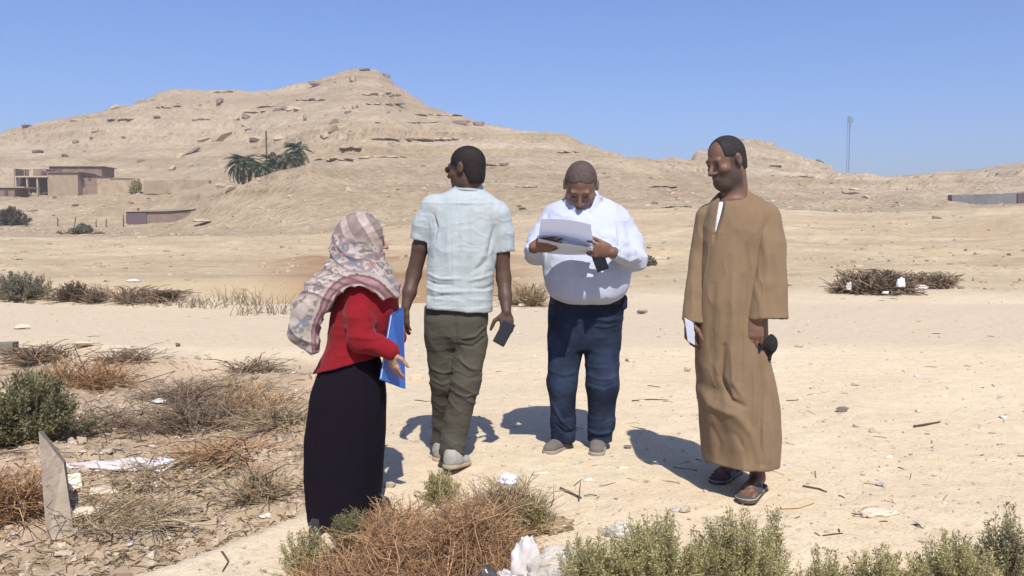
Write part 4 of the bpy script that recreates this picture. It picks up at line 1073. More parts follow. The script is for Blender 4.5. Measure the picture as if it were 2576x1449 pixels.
# ------------------------------------------------------------------ stones, twigs and rubbish on the near ground
M_STONE = mat('pale_stone', (.50, .42, .32), vary=.15, scale=9, obvary=.22, bump=.004, bscale=40)
NS = [rock_mesh(100 + i, 13, .7) for i in range(10)]
for m in NS: m.materials.append(M_STONE)
def where(x, y, left, kind):
    """words that say on which patch of ground a small thing lies"""
    if left:
        p = ('at the upper edge of the littered bank' if y < 960 else 'around the dead branches of the littered bank' if y < 1130 else 'on the lower littered bank near the white rags' if y < 1260 else 'on the sand below the littered bank')
        p += '' if x > 400 else ', far left'
    elif y < 760: p = 'on the plain beyond the ditch' if x < 1050 else 'on the far ground behind the men' if x < 1980 else 'around the brush heaps on the right'
    elif y < 880: p = 'on the pale path left of the woman' if x < 760 else 'on the pale path behind the men' if x < 1720 else 'on the open sand level with the robed man\'s knees'
    elif x < 760: p = 'on the sand at the bottom left'
    elif x < 1060: p = 'between the woman and the walking man'
    elif x < 1400: p = 'on the sand behind the brown bush'
    elif x < 1700: p = 'on the sand around the reading man\'s shoes'
    elif x < 1990: p = 'on the sand around the robed man\'s feet'
    elif y < 1130: p = 'on the open sand right of the robed man'
    else: p = 'on the sand above the right-hand green shrubs'
    return ('pale ' + kind + ' ' if kind == 'stone' else kind + ' ') + p, kind + 's ' + p
rg = np.random.default_rng(5); cnt = 0; tries = 0
while cnt < 150 and tries < 3000:
    tries += 1
    x = rg.uniform(0, 2576); y = rg.uniform(665, 1449)
    q = on_ground(x, y, 2.6, 60)
    if q[1] > 45: continue
    left = litter_zone(np.array([q[0]]), np.array([q[1]]))[0] > .5
    if not left and rg.random() < .35: continue
    s = (.016 + .05 * rg.random() ** 3) * (1 + q[1] * .05) * (1.2 if left else 1)
    o = obj('stone', NS[cnt % 10], None, loc=(q[0], q[1], q[2] + s * .12), rot=(0, 0, rg.uniform(0, 6.28)), scale=(s * rg.uniform(.9, 1.7), s, s * rg.uniform(.5, .9)))
    lb, gp_ = where(x, y, left, 'stone'); tag(o, ('larger ' if s > .05 * (1 + q[1] * .05) else 'small ') + lb, 'stone', gp_); cnt += 1
def stone(x, y, w, h, label, seed=0, name='stone', mt=None, cat='stone', rz=0.3):
    q = on_ground(x, y, 2.6, 60); m = K / F_PX * q[1]; me = NS[seed % 10]
    if mt: me = me.copy(); me.materials.clear(); me.materials.append(mt)
    o = obj(name, me, None, loc=(q[0], q[1], q[2] + h * m * .3), rot=(0, 0, rz), scale=(w * m * 1.1, w * m * .7, h * m)); tag(o, label, cat); return o
stone(1342, 768, 40, 22, 'pale rock at the path edge between the two men', 1); stone(1312, 772, 26, 16, 'smaller rock touching the pale rock at the path edge', 2)
stone(1728, 935, 20, 20, 'round whitish stone left of the robed man', 3); stone(1614, 790, 34, 20, 'pale blocky stone right of the reading man', 4); stone(2196, 1088, 22, 20, 'upright pale chunk on the right-hand sand', 5)
stone(55, 828, 40, 20, 'big rounded stone on the path at the far left', 6); stone(445, 872, 18, 20, 'dark cube-like stone on the near edge of the path', 7, mt=mat('dark_stone', (.17, .14, .11))); stone(1578, 1128, 24, 14, 'grey stone right of the reading man\'s shoe', 8, mt=MATS['dark_stone'])
stone(2120, 1036, 40, 22, 'grey crumpled stone far right of the robed man', 9, mt=MATS['dark_stone']); stone(2214, 1222, 24, 14, 'flat bluish stone right of the sandal', 0, mt=mat('bluish_stone', (.30, .28, .29))); stone(1722, 1288, 40, 30, 'broken clod left of the sandal', 2); stone(2150, 970, 26, 12, 'flat pale stone on the right-hand sand', 3)
stone(205, 875, 60, 26, 'wide pale stone at the top of the littered bank', 4); stone(265, 1240, 90, 26, 'long flat grey stone right of the white block', 5); stone(210, 1300, 80, 40, 'reddish clod right of the concrete slab', 6)
# bricks
def brick(x, y, w, h, d_, label, m, rz=0.2, name='brick', cat='brick', tilt=0):
    q = on_ground(x, y, 2.6, 60); k = K / F_PX * q[1]; bm = bmesh.new(); bmesh.ops.create_cube(bm, size=1.0); bmesh.ops.scale(bm, vec=(w * k, d_ * k, h * k), verts=bm.verts); bmesh.ops.bevel(bm, geom=bm.edges[:], offset=.004, segments=1, affect='EDGES')
    rgb = np.random.default_rng(int(x)); [setattr(v, 'co', v.co + Vector(rgb.normal(0, .003, 3))) for v in bm.verts]
    me = bpy.data.meshes.new(name); bm.to_mesh(me); bm.free(); o = obj(name, me, m, loc=(q[0], q[1], q[2] + h * k * .42), rot=(tilt, 0, rz)); tag(o, label, cat); return o
M_BRICK = mat('worn_brick', (.36, .24, .16), vary=.2, scale=20, bump=.004, bscale=60); M_FOAM = mat('cream_foam', (.72, .69, .52), vary=.06, scale=20)
brick(1048, 955, 30, 13, 18, 'pale brick lying between the woman and the walking man', mat('pale_brick', (.58, .46, .32), vary=.1), .1)
brick(655, 1195, 55, 32, 40, 'broken brown brick on the littered bank', M_BRICK, .5); brick(176, 1232, 52, 42, 16, 'cream foam block leaning on the concrete slab', M_FOAM, .5, 'foam_block', 'block', -.5)
brick(15, 885, 46, 26, 40, 'dark brick at the left edge above the saltbush', MATS['dark_stone'], .2)
# concrete slab standing on edge
q = np.array(on_ground(150, 1350)); d = q[1]; e = empty('concrete_slab', q); tag(e, 'weathered concrete slab standing on edge in the left foreground', 'slab', kind='thing')
mb = MB(); A0 = [np.array(W(x, y, dd)) - q for x, y, dd in ((118, 1372, d - .05), (186, 1340, d + .02), (186, 1340, d + .16), (140, 1372, d + .12), (97, 1085, d + .10), (160, 1165, d + .14), (166, 1160, d + .26), (108, 1083, d + .22))]; mb.hexa(A0)
o = mb.build('slab', mat('weathered_concrete', (.30, .245, .185), vary=.18, scale=8, bump=.01, bscale=30), e)
# ---- plastic and rag litter
def crumple(name, c, size, seed, m, label, cat, rot=(0, 0, 0), amp=.35, freq=2.2, sub=4, group=None, flat=.25):
    bm = bmesh.new(); bmesh.ops.create_icosphere(bm, subdivisions=sub, radius=1.0); v = np.array([x.co for x in bm.verts]); fs = [[x.index for x in f.verts] for f in bm.faces]; bm.free()
    nn = v.copy(); r = 1 + amp * (ridge(n3(v, freq, seed), .8) - .5) + amp * .6 * (ridge(n3(v, freq * 2.3, seed + 1), .9) - .5) + .3 * n3(v, 1.1, seed + 2)
    P = v * r[:, None]; P[:, 2] = np.where(P[:, 2] < -flat, -flat, P[:, 2]); P = P * np.array(size) * .5; P[:, 2] += flat * size[2] * .5
    o = obj(name, mesh_np(name, P, np.array(fs), True), m, loc=c, rot=rot); tag(o, label, cat, group); return o
M_BAG = mat('white_plastic', (.66, .65, .66), rough=.35, vary=.08, scale=20, spec=.5); M_RAG = mat('dirty_rag', (.47, .42, .40), vary=.2, scale=14)
def film(name, col, mixf):
    m = mat(name, col, rough=.18, vary=.05, spec=.6); N = m.node_tree.nodes; L = m.node_tree.links; tr = N.new('ShaderNodeBsdfTransparent'); mx = N.new('ShaderNodeMixShader')
    lw = N.new('ShaderNodeLayerWeight'); lw.inputs['Blend'].default_value = .35; mr = N.new('ShaderNodeMapRange'); mr.inputs['To Min'].default_value = mixf; mr.inputs['To Max'].default_value = .95; L.new(lw.outputs['Facing'], mr.inputs['Value'])
    L.new(mr.outputs['Result'], mx.inputs['Fac']); L.new(tr.outputs[0], mx.inputs[1]); L.new(N['Principled BSDF'].outputs[0], mx.inputs[2]); L.new(mx.outputs[0], N['Material Output'].inputs['Surface']); return m
M_FILM = film('clear_film', (.70, .66, .58), .28); M_MILK = film('milky_film', (.72, .68, .66), .62)
def lit(x, y, w, h, label, seed, m, name='plastic_bag', cat='plastic bag', dep=.7, depth=None, sub=4, **kw):
    q = on_ground(x, y, 2.5, 60) if depth is None else (W(x, y, depth)[0], depth, W(x, y, depth)[2]); k = K / F_PX * q[1]
    return crumple(name, q, (w * k, w * k * dep, h * k), seed, m, label, cat, sub=sub, **kw)
lit(1322, 1440, 64, 150, 'tall milky plastic bag standing beside the brown bush', 1, M_MILK, depth=3.12, dep=.8, amp=.30, freq=1.7)
lit(1415, 1440, 140, 110, 'clear shiny plastic bag beside the milky one', 2, M_FILM, depth=3.10, dep=.8, amp=.32, freq=1.8)
lit(1285, 1475, 90, 60, 'white plastic scrap at the bottom edge by the milky bag', 3, M_MILK, depth=3.12)
lit(1222, 1470, 60, 60, 'dark grey plastic lump at the bottom edge of the brown bush', 4, mat('dark_plastic', (.06, .06, .065), rough=.3, spec=.5), depth=3.1)
lit(1390, 1330, 100, 34, 'tan torn plastic sheet behind the clear bag', 5, film('tan_film', (.42, .31, .18), .35), amp=.7, freq=3)
lit(1562, 1345, 64, 40, 'small clear plastic bag on the sand right of the brown bush', 6, M_FILM, amp=.6, freq=3)
lit(1278, 1215, 55, 30, 'thin white plastic strip on the dry bush', 7, M_BAG, depth=3.95, amp=.5)
lit(405, 1180, 60, 44, 'bright white crumpled bag on the littered bank', 8, M_BAG, amp=.5)
lit(250, 1178, 190, 26, 'long dirty rag trailing left of the bright white bag', 9, M_RAG, name='rag', cat='rag', dep=.25, amp=.5)
lit(345, 1168, 90, 26, 'grey plastic strip joining the rag and the white bag', 10, M_MILK, name='plastic_strip', cat='plastic', dep=.35, amp=.5)
lit(182, 945, 26, 36, 'upright white plastic scrap in the reddish bush', 11, M_BAG, name='plastic_scrap', cat='plastic', dep=.4)
lit(400, 1012, 34, 14, 'small white bone-like scrap on the dark branches', 12, M_BAG, name='plastic_scrap', cat='plastic')
lit(95, 1225, 24, 26, 'white scrap left of the concrete slab', 13, M_BAG, name='plastic_scrap', cat='plastic'); lit(590, 1050, 40, 22, 'pale scrap in the reddish-brown brush', 14, M_RAG, name='plastic_scrap', cat='plastic')
lit(666, 1300, 34, 16, 'flat yellowish paper scrap on the sand below the bank', 15, M_FOAM, name='paper_scrap', cat='paper', dep=.5, sub=3); lit(135, 1330, 44, 20, 'grey-white litter by the foot of the slab', 16, M_RAG, name='rag', cat='rag')
lit(2266, 722, 18, 34, 'white rag hanging on the large brush heap', 17, M_BAG, name='rag', cat='rag', dep=.5, amp=.5, depth=place(2205, 745)[1] - .9); lit(2135, 728, 14, 30, 'pale twisted rag at the left of the large brush heap', 18, M_RAG, name='rag', cat='rag', dep=.5, amp=.5, depth=place(2205, 745)[1] - .9)
lit(2228, 738, 14, 9, 'white lump in front of the large brush heap', 19, M_BAG, name='plastic_scrap', cat='plastic', depth=place(2205, 746)[1] - 1.0); lit(2310, 728, 46, 16, 'pale flat scrap between the two brush heaps', 20, M_RAG, name='rag', cat='rag')
lit(2388, 716, 16, 12, 'white ring-like scrap at the right end of the smaller heap', 21, M_BAG, name='plastic_scrap', cat='plastic'); lit(2200, 1296, 90, 28, 'low row of pale crusts on the sand right of the sandal', 22, M_STONE, name='crust', cat='stone', dep=.4, amp=.5)
lit(505, 558, 40, 12, 'white sandbag-like heap on the far plain', 23, MATS['pale_lime'], name='white_heap', cat='heap', dep=1.0, depth=on_ground(505, 566, 30)[1], sub=3); lit(337, 708, 30, 8, 'white scrap on the ground beyond the ditch', 24, M_BAG, name='plastic_scrap', cat='plastic', sub=3)
rg = np.random.default_rng(9)
for i in range(70):
    x = rg.uniform(20, 760); y = rg.uniform(870, 1400); q = on_ground(x, y, 2.6, 30)
    if litter_zone(np.array([q[0]]), np.array([q[1]]))[0] < .4: continue
    s = rg.uniform(.012, .042)
    crumple('litter_scrap', q, (s * rg.uniform(1, 2.2), s, s * rg.uniform(.3, .7)), 200 + i, (M_RAG, M_RAG, M_BAG, M_STONE)[i % 4], 'small crumpled ' + where(x, y, True, 'litter scrap')[0], 'litter', (0, 0, rg.uniform(0, 6)), .5, sub=2, group=where(x, y, True, 'litter scrap')[1])
for i in range(60):
    x = rg.uniform(1000, 2576); y = rg.uniform(690, 1330); q = on_ground(x, y, 3.2, 40); s = rg.uniform(.012, .04) * (1 + .06 * q[1])
    crumple('litter_scrap', q, (s * rg.uniform(1, 2.2), s, s * rg.uniform(.2, .5)), 300 + i, (M_BAG, M_STONE, M_RAG, M_FOAM)[i % 4], 'small flat ' + where(x, y, False, 'litter scrap')[0], 'litter', (0, 0, rg.uniform(0, 6)), .5, sub=2, group=where(x, y, False, 'litter scrap')[1])
# ---- sticks one can pick out
def stick(pts, r, label, m=None, group=None):
    b = np.array(on_ground(*pts[0], 2.6, 60)); P = [np.array(on_ground(*p[:2], 2.6, 60)) - b + np.array([0, 0, (p[2] if len(p) > 2 else 0) + r]) for p in [(*pts[0],)] + list(pts[1:])]
    o = MB().tube(P, np.linspace(r, r * .5, len(P)), 5).build('stick', m or MATS['dark_wood'], None, loc=b); tag(o, label, 'stick', group); return o
M_STRAWS = mat('pale_stick', (.48, .36, .20), vary=.15)
stick([(1410, 1232), (1435, 1243), (1462, 1256)], .008, 'forked brown stick on the sand below the reading man', MATS['dark_wood']); stick([(1456, 1262), (1458, 1258, .04), (1460, 1260, .09)], .004, 'upright twig crossing the forked brown stick')
stick([(1965, 1282), (2010, 1280), (2048, 1268)], .008, 'pale straw-coloured stick right of the sandal', M_STRAWS); stick([(2300, 1076), (2335, 1070), (2365, 1064)], .010, 'thick brown stick on the far right sand'); stick([(2020, 1225), (2060, 1232), (2080, 1240)], .006, 'thin bent twig right of the sandal')
stick([(1590, 1010), (1640, 1006), (1680, 1008)], .006, 'thin curved twig between the reading and robed men'); stick([(2280, 700), (2330, 700), (2420, 696)], .03, 'long dark branch behind the brush heaps'); stick([(2232, 705), (2240, 718), (2248, 732)], .025, 'pale board stuck in the large brush heap', M_STRAWS)
stick([(440, 1030), (500, 1000), (560, 975), (620, 960)], .008, 'long dark branch lying over the dark branch heap'); stick([(250, 990), (360, 960), (440, 935)], .007, 'long thin branch right of the reddish dry bush'); stick([(520, 1388), (560, 1392), (575, 1415), (560, 1440)], .006, 'curved twig on the sand at the bottom left')
stick([(200, 900), (196, 930, .15), (190, 950, .32)], .006, 'thin dark stalk upright at the top of the bank'); stick([(680, 1010), (730, 1000), (770, 1002)], .007, 'pale stick pointing at the woman\'s skirt', M_STRAWS); stick([(420, 1330), (480, 1316), (530, 1308)], .008, 'short dark stick below the littered bank')
# ---- uncountable: grit, pebbles, twig litter
rg = np.random.default_rng(12); n = 13000
row = rg.uniform(262, 600, n); px = rg.uniform(-20, 1044, n); dd = np.clip(CAM_H / np.maximum(-te(row), 1e-3), 2, 45); x = uu(px, row) * dd; z = zfun(x, dd)
lz = litter_zone(x, dd); keep = rg.random(n) < .55 + .45 * lz
P_ = np.stack([x, dd, z], 1)[keep]; sz = (.0035 + .013 * rg.random(len(P_)) ** 4) * (1 + .07 * P_[:, 1]) * (1 + .6 * lz[keep])
o = obj('pebbles', scatter_mesh('pebbles', P_, sz, rg), M_STONE); tag(o, 'fine grit and pebbles strewn over the sand', 'pebbles', kind='stuff')
n = 16000; row = rg.uniform(300, 600, n); px = rg.uniform(-20, 1044, n); dd = np.clip(CAM_H / np.maximum(-te(row), 1e-3), 2.4, 18); x = uu(px, row) * dd
lz = litter_zone(x, dd); keep = rg.random(n) < .014 + .986 * lz; x = x[keep]; dd = dd[keep]; n = len(x); z = zfun(x, dd)
a = rg.uniform(0, 6.28, n); L_ = (.03 + .10 * rg.random(n) ** 2) * (1 + .04 * dd); S = 3; t = np.linspace(-.5, .5, S)[None, :]
path = np.stack([x[:, None] + np.cos(a)[:, None] * L_[:, None] * t, dd[:, None] + np.sin(a)[:, None] * L_[:, None] * t, z[:, None] + .003 + (.003 + .015 * litter_zone(x, dd)[:, None] * rg.random((n, 1))) * (1 - 4 * t ** 2) + rg.normal(0, .002, (n, S))], -1)
v, q4 = tubes(path, (.0013 + .0016 * rg.random((n, 1))) * (1 + .05 * dd[:, None]) * np.ones((1, S)), 3); me = mesh_np('twig_litter', v, q4)
pl = np.array([(.20, .13, .075), (.34, .25, .15), (.09, .062, .042)]); add_color(me, np.repeat(pl[rg.integers(0, 3, n)] * rg.uniform(.8, 1.2, (n, 1)), S * 3, 0))
o = obj('twig_litter', me, M_TWIG); tag(o, 'fine dead twigs and straw scattered over the ground', 'twigs', kind='stuff')
n = 2600; x = rg.uniform(-6, -.3, n); dd = rg.uniform(3, 10.5, n); keep = litter_zone(x, dd) > .4; x = x[keep]; dd = dd[keep]; z = zfun(x, dd)
o = obj('rubble', scatter_mesh('rubble', np.stack([x, dd, z], 1), .010 + .045 * rg.random(len(x)) ** 3, rg, .6), mat('rubble_clod', (.36, .27, .185), vary=.3, scale=3)); tag(o, 'small clods and rubble covering the littered bank', 'rubble', kind='stuff')
# ------------------------------------------------------------------ dusty air
hz = MB().box((-2600, -120, -3), (2600, 1600, 74)).build('haze', None); hz['kind'] = 'stuff'
hm = bpy.data.materials.new('dusty_air'); hm.use_nodes = True
for n_ in list(hm.node_tree.nodes):
    if n_.type == 'BSDF_PRINCIPLED': hm.node_tree.nodes.remove(n_)
pv = hm.node_tree.nodes.new('ShaderNodeVolumePrincipled'); pv.inputs['Color'].default_value = (.95, .91, .85, 1); pv.inputs['Density'].default_value = .0007; pv.inputs['Anisotropy'].default_value = 0.2
hm.node_tree.links.new(pv.outputs[0], [n_ for n_ in hm.node_tree.nodes if n_.type == 'OUTPUT_MATERIAL'][0].inputs['Volume'])
hz.data.materials.append(hm); hz['label'] = 'thin dusty desert air'; hz['category'] = 'haze'
# ------------------------------------------------------------------ people
def skin_color(base, c, R, s, beard=None, lips=(1.02, .80, .80), brow=(.02, .015, .012), hands=1.0, stub=None):
    base = np.array(base)
    def fn(V):
        q = local(V, c, R, s); x, y, z = q[:, 0], q[:, 1], q[:, 2]
        col = np.ones((len(V), 3)) * base * (1 + .10 * n3(V, 28, 3)[:, None] + .05 * n3(V, 90, 4)[:, None])
        ish = (np.linalg.norm(q, axis=1) < .17)
        lip = sstep(.026, .018, np.abs(x)) * sstep(.011, .006, np.abs(z + .063)) * (y > .07) * ish
        col = col * (1 - lip[:, None] * .6) + lip[:, None] * .6 * base * np.array(lips)
        br = sstep(.008, .004, np.abs(z - .024 - .12 * np.abs(np.abs(x) - .034))) * sstep(.056, .046, np.abs(x)) * sstep(.010, .016, np.abs(x)) * (y > .05) * ish
        col = col * (1 - br[:, None] * .4) + br[:, None] * .4 * np.array(brow)
        ey = (np.hypot(np.abs(x) - .032, z - .004) < .0075) & (y > .06) & ish
        col[ey] = (.02, .015, .012)
        if beard is not None:
            bc, amt, top = beard
            m = sstep(top + .012, top - .012, z + .35 * np.maximum(0, .035 - np.abs(x)) * 0 - .55 * np.maximum(0, -(y - .02))) * (y > -.02) * ish * sstep(-.16, -.12, z)
            sb = sstep(.058, .066, np.abs(x)) * sstep(-.012, .0, y) * sstep(.040, .028, y) * sstep(.035, .02, z) * ish; m = np.maximum(m, sb)
            mo = sstep(.036, .028, np.abs(x)) * sstep(.010, .006, np.abs(z + .047)) * (y > .06) * ish
            m = np.maximum(m * (1 - lip), mo) * amt * (.93 + .07 * n3(V, 160, 9))
            col = col * (1 - m[:, None]) + m[:, None] * np.array(bc)
        return np.clip(col, .004, 1)
    return fn
def person(label, base):
    e = empty('person', base); tag(e, label, 'person'); return e
M_SKIN = mat('skin', attr=True, rough=.55, vary=.06, scale=60, bump=.0006, bscale=260, spec=.35, sub=.06)
def hair_cap(name, parent, base, c, R, s, cut, color, grow=.006, h=.005, disp=.0015, lo=-.10):
    """short hair following the skull; cut(x,y,z) > 0 keeps hair"""
    c = np.asarray(c, float)
    F = SDF(c - .15 * s, c + .15 * s, h)
    P = lambda x, y, z: c + R @ (np.array([x, y, z]) * s)
    F.ell(P(0, -.014, .034), np.array([.077, .098, .088]) * s + grow, R)
    F.ell(P(0, -.045, -.035), np.array([.062, .060, .075]) * s + grow * .8, R, k=.03)
    X, Y, Z = F.ax[0][:, None, None] - c[0], F.ax[1][None, :, None] - c[1], F.ax[2][None, None, :] - c[2]
    q = [(X * R[0, i] + Y * R[1, i] + Z * R[2, i]) / s for i in range(3)]
    kk = cut(*q)
    a = F.D; d = (-kk * s).astype(np.float32)
    F.comb((slice(None),) * 3, np.broadcast_to(d, a.shape), .008, 'i')
    m = mat('hair_' + name, attr=True, rough=.75, vary=.25, scale=220, bump=.002, bscale=420, spec=.25)
    return sculpt('hair', F, m, parent, base, disp=lambda V, N: disp * n3(V, 120, 5) + disp * n3(V, 260, 6), color=color)
def shoe(parent, base, heel, toe, width, upper, sole, h=.075, zg=None, tilt=0.0, name='shoe'):
    heel = np.asarray(heel, float); toe = np.asarray(toe, float)
    f = nrm(toe - heel); r = nrm(np.cross(f, (0, 0, 1))); u = np.cross(r, f); L = np.linalg.norm(toe - heel)
    R = np.stack([r, f, u], 1); w = width / 2
    lo = np.minimum(heel, toe) - .13; hi = np.maximum(heel, toe) + .16
    F = SDF(lo, hi, .005)
    a = heel + f * w * .9; b = toe - f * w * .9; m = heel + f * L * .35
    F.cap(a + u * .045, m + u * .05, w * .82, w * .86, flat=u, fs=1.1)
    F.cap(m + u * .045, b + u * .03, w * .86, w * .80, flat=u, fs=.80, k=.03)
    F.cap(a + u * (h + .01), a + f * .03 + u * (h + .02), w * .72, k=.03)
    F.plane(heel + u * .018, -u)
    F.ell(a + u * (h + .05) + f * .012, (w * .55, w * .75, .035), R, op='s', k=.01)
    up = sculpt(name, F, upper, parent, base, disp=lambda V, N: .0015 * n3(V, 60, 2))
    F = SDF(lo, hi, .005)
    F.cap(a + u * .012, b + u * .012, w * .95, w * .93)
    F.plane(heel + u * .024, u, k=.004); F.plane(heel + u * .001, -u, k=.004)
    so = sculpt('sole', F, sole, up, base)
    return up

# ---------------- man in the pale shirt reading papers
def man_reading():
    D0 = 5.05
    bx, by, _ = W(1462, 1130, D0); base = (bx, by, gz(bx, by))
    e = person('stout man in white shirt and dark jeans with head bowed over papers', base)
    c = np.array(W(1461, 470, 4.98)); s = 1.17
    R = frame((-.10, -.74, -.62), (-.04, -.62, .78))
    F = SDF((bx - .50, by - .55, base[2] + .75), (bx + .55, by + .32, base[2] + 1.78), .0054)
    P = head(F, c, R, s, jaw=1.16)
    F.cap(c + R @ np.array([0, -.03, -.05]), W(1470, 520, 5.10), .068, .085, k=.03)
    F.ell(c + R @ np.array([0, .03, -.105]), (.06, .05, .03), R, k=.03)     # double chin
    F.loft(rows([(500, 1420, 1520, 5.08, .06), (540, 1400, 1550, 5.07, .09), (640, 1400, 1555, 5.04, .11), (720, 1420, 1540, 5.05, .10)]), k=.04)
    # arms inside the sleeves, then the hands on the papers
    wl = np.array(W(1344, 620, 4.66)); wr = np.array(W(1538, 634, 4.68))
    F.chain([W(1400, 545, 5.08), W(1345, 645, 5.0), wl], [.05, .04, .030], k=.02)
    F.chain([W(1555, 550, 5.08), W(1600, 660, 5.0), wr], [.05, .04, .030], k=.02)
    hand(F, wl, (.80, -.45, .10), (.35, .75, .30), (-.2, -.1, 1), curl=(.35, .5, .4), s=1.05, thumb=(.8, .25, .5))
    hand(F, wr, (-.85, -.38, .12), (-.30, .80, .25), (.2, -.1, 1), curl=(.40, .6, .5), s=1.12, thumb=(.8, .25, .5))
    sculpt('body', F, M_SKIN, e, base, color=skin_color((.165, .088, .058), c, R, s, beard=((.23, .19, .17), .55, -.035)))
    hc = lambda V: np.ones((len(V), 3)) * np.array([.075, .054, .045]) * (1 + .3 * n3(V, 120, 1)[:, None])
    def cutc(x, y, z):
        front = np.maximum(.030 - y + .3 * np.maximum(0, np.abs(x) - .05), z - .078 + .35 * np.abs(x))
        return np.minimum(front, z + .060 - np.clip((y + .045) / .03, 0, 1) * .075 - .3 * np.maximum(0, y))
    hair_cap('bald_man', e, base, c, R, s, cutc, hc, grow=.003, disp=.0006)
    # shirt
    F = SDF((bx - .48, by - .55, base[2] + .70), (bx + .56, by + .30, base[2] + 1.62), .006)
    F.loft(rows([(489, 1438, 1504, 5.10, .075), (498, 1416, 1526, 5.09, .093), (514, 1390, 1552, 5.08, .112), (550, 1369, 1578, 5.06, .142),
                 (600, 1362, 1588, 5.03, .170), (650, 1363, 1589, 5.01, .188), (690, 1366, 1587, 5.00, .200), (720, 1372, 1582, 5.0, .200),
                 (740, 1380, 1573, 5.0, .194), (752, 1394, 1560, 5.0, .176), (761, 1420, 1538, 5.01, .145)]), n=2.4)
    F.chain([W(1393, 545, 5.09), W(1357, 600, 5.04), W(1346, 640, 4.96)], [.066, .058, .054], k=.04)
    F.chain([W(1345, 640, 4.96), W(1341, 626, 4.70)], [.058, .043], k=.02)
    F.chain([W(1554, 550, 5.09), W(1586, 605, 5.04), W(1602, 655, 4.94)], [.070, .062, .058], k=.04)
    F.chain([W(1602, 655, 4.94), W(1548, 637, 4.72)], [.058, .044], k=.02)
    # collar
    nk = np.array(W(1470, 497, 5.07))
    F.cap(nk + (-.07, .05, .025), nk + (.07, .05, .025), .02, k=.01)
    F.ell(np.array(W(1466, 493, 5.0)), (.066, .085, .070), k=.012, op='s')
    for a_, b_ in (((1430, 508), (1448, 530)), ((1506, 502), (1486, 532))):
        F.cap(W(*a_, 4.99), W(*b_, 4.938), .030, .012, flat=(.15, 1, .45), fs=.22, k=.002)
    F.cap(wl, wl + np.array([.02, -.15, 0]), .038, op='s'); F.cap(wr, wr + np.array([-.10, -.10, 0]), .040, op='s')
    ar = np.array(W(1375, 560, 5.0)); al = np.array(W(1572, 575, 5.0))
    def wrk(V, N):
        d = np.zeros(len(V))
        d += creases(V, N, [([(1556, 560), (1562, 600), (1552, 640)], .010, -.014), ([(1540, 590), (1553, 605), (1556, 630)], .012, .010), ([(1545, 640), (1575, 655), (1602, 648)], .011, .012),
                            ([(1558, 655), (1585, 668), (1610, 660)], .008, -.012), ([(1570, 600), (1588, 625), (1600, 650)], .012, .009), ([(1565, 545), (1580, 565), (1590, 600)], .012, -.006),
                            ([(1380, 540), (1366, 580), (1362, 610)], .010, -.012), ([(1395, 530), (1420, 545), (1450, 548)], .012, .004), ([(1500, 585), (1510, 600), (1530, 600)], .008, -.006),
                            ([(1375, 690), (1450, 700), (1560, 680)], .014, .004), ([(1472, 560), (1473, 660), (1474, 750)], .004, -.003)], 4.85)
        sleeve = sstep(.24, .30, np.abs(V[:, 0] - W(1475, 600, 5)[0]))
        d += sleeve * .009 * (ridge(n3(V, 11, 11, (1, 1, 1.6)), .8) - .4)
        d += (1 - sleeve) * .005 * (ridge(n3(V, 7, 12, (1.3, 1, .55)), 1) - .4) + .0022 * n3(V, 24, 13)
        return d
    sculpt('shirt', F, cloth_mat('white_shirt', (.405, .435, .525), crease=.0030, cstretch=(1, 1, .7), vary=.03), e, base, disp=wrk)
    # placket buttons down the front
    # belt
    F = SDF((bx - .30, by - .30, base[2] + .82), (bx + .34, by + .30, base[2] + .98), .005)
    F.loft(rows([(744, 1385, 1572, 5.07, .154), (763, 1382, 1572, 5.07, .158)]), n=2.3); sculpt('belt', F, mat('dark_leather', (.012, .010, .009), rough=.5), e, base)
    # trousers
    F = SDF((bx - .32, by - .30, base[2] + .02), (bx + .36, by + .30, base[2] + 1.0), .006)
    F.loft(rows([(728, 1388, 1570, 5.07, .150), (760, 1382, 1571, 5.07, .155), (800, 1379, 1567, 5.07, .158), (845, 1379, 1562, 5.08, .145), (875, 1385, 1556, 5.08, .11)]), n=2.3)
    F.chain([W(1425, 850, 5.07), W(1414, 965, 5.03), W(1417, 1060, 5.07), W(1419, 1112, 5.08)], [.108, .086, .070, .072], k=.03)
    F.chain([W(1514, 850, 5.07), W(1516, 965, 5.03), W(1512, 1060, 5.07), W(1508, 1115, 5.08)], [.108, .096, .076, .074], k=.03)
    F.plane((0, 0, W(1400, 1112, 5.05)[2]), (0, 0, -1))
    F.cap(W(1566, 752, 5.0), W(1566, 768, 5.0), .03, k=.005)
    def wrt(V, N):
        z = V[:, 2] - base[2]
        lowm = sstep(.30, .05, z); kn = np.exp(-((z - .48) / .12) ** 2); hip = np.exp(-((z - .80) / .09) ** 2)
        return (.010 * lowm * (ridge(n3(V, 8, 21, (1, 1, 1.6)), 1.6) - .25) + .005 * kn * (ridge(n3(V, 6, 22, (1, 1, 1.8)), 1.6) - .25)
                + .005 * hip * (ridge(n3(V, 6, 23, (.8, 1, 2.4)), 1.4) - .3) + .002 * n3(V, 14, 24)
                + creases(V, N, [([(1485, 800), (1530, 806), (1562, 800)], .008, .008), ([(1480, 815), (1520, 822), (1550, 818)], .008, .007), ([(1470, 770), (1472, 820), (1468, 870)], .006, -.005),
                                 ([(1385, 935), (1420, 945), (1446, 938)], .010, .007), ([(1478, 945), (1515, 955), (1552, 948)], .010, .007), ([(1480, 965), (1520, 972), (1555, 962)], .009, -.006),
                                 ([(1392, 1020), (1412, 1060), (1440, 1088)], .009, .010), ([(1400, 1075), (1425, 1095), (1445, 1092)], .008, -.010), ([(1484, 1090), (1510, 1098), (1536, 1090)], .008, .008)], 4.95))
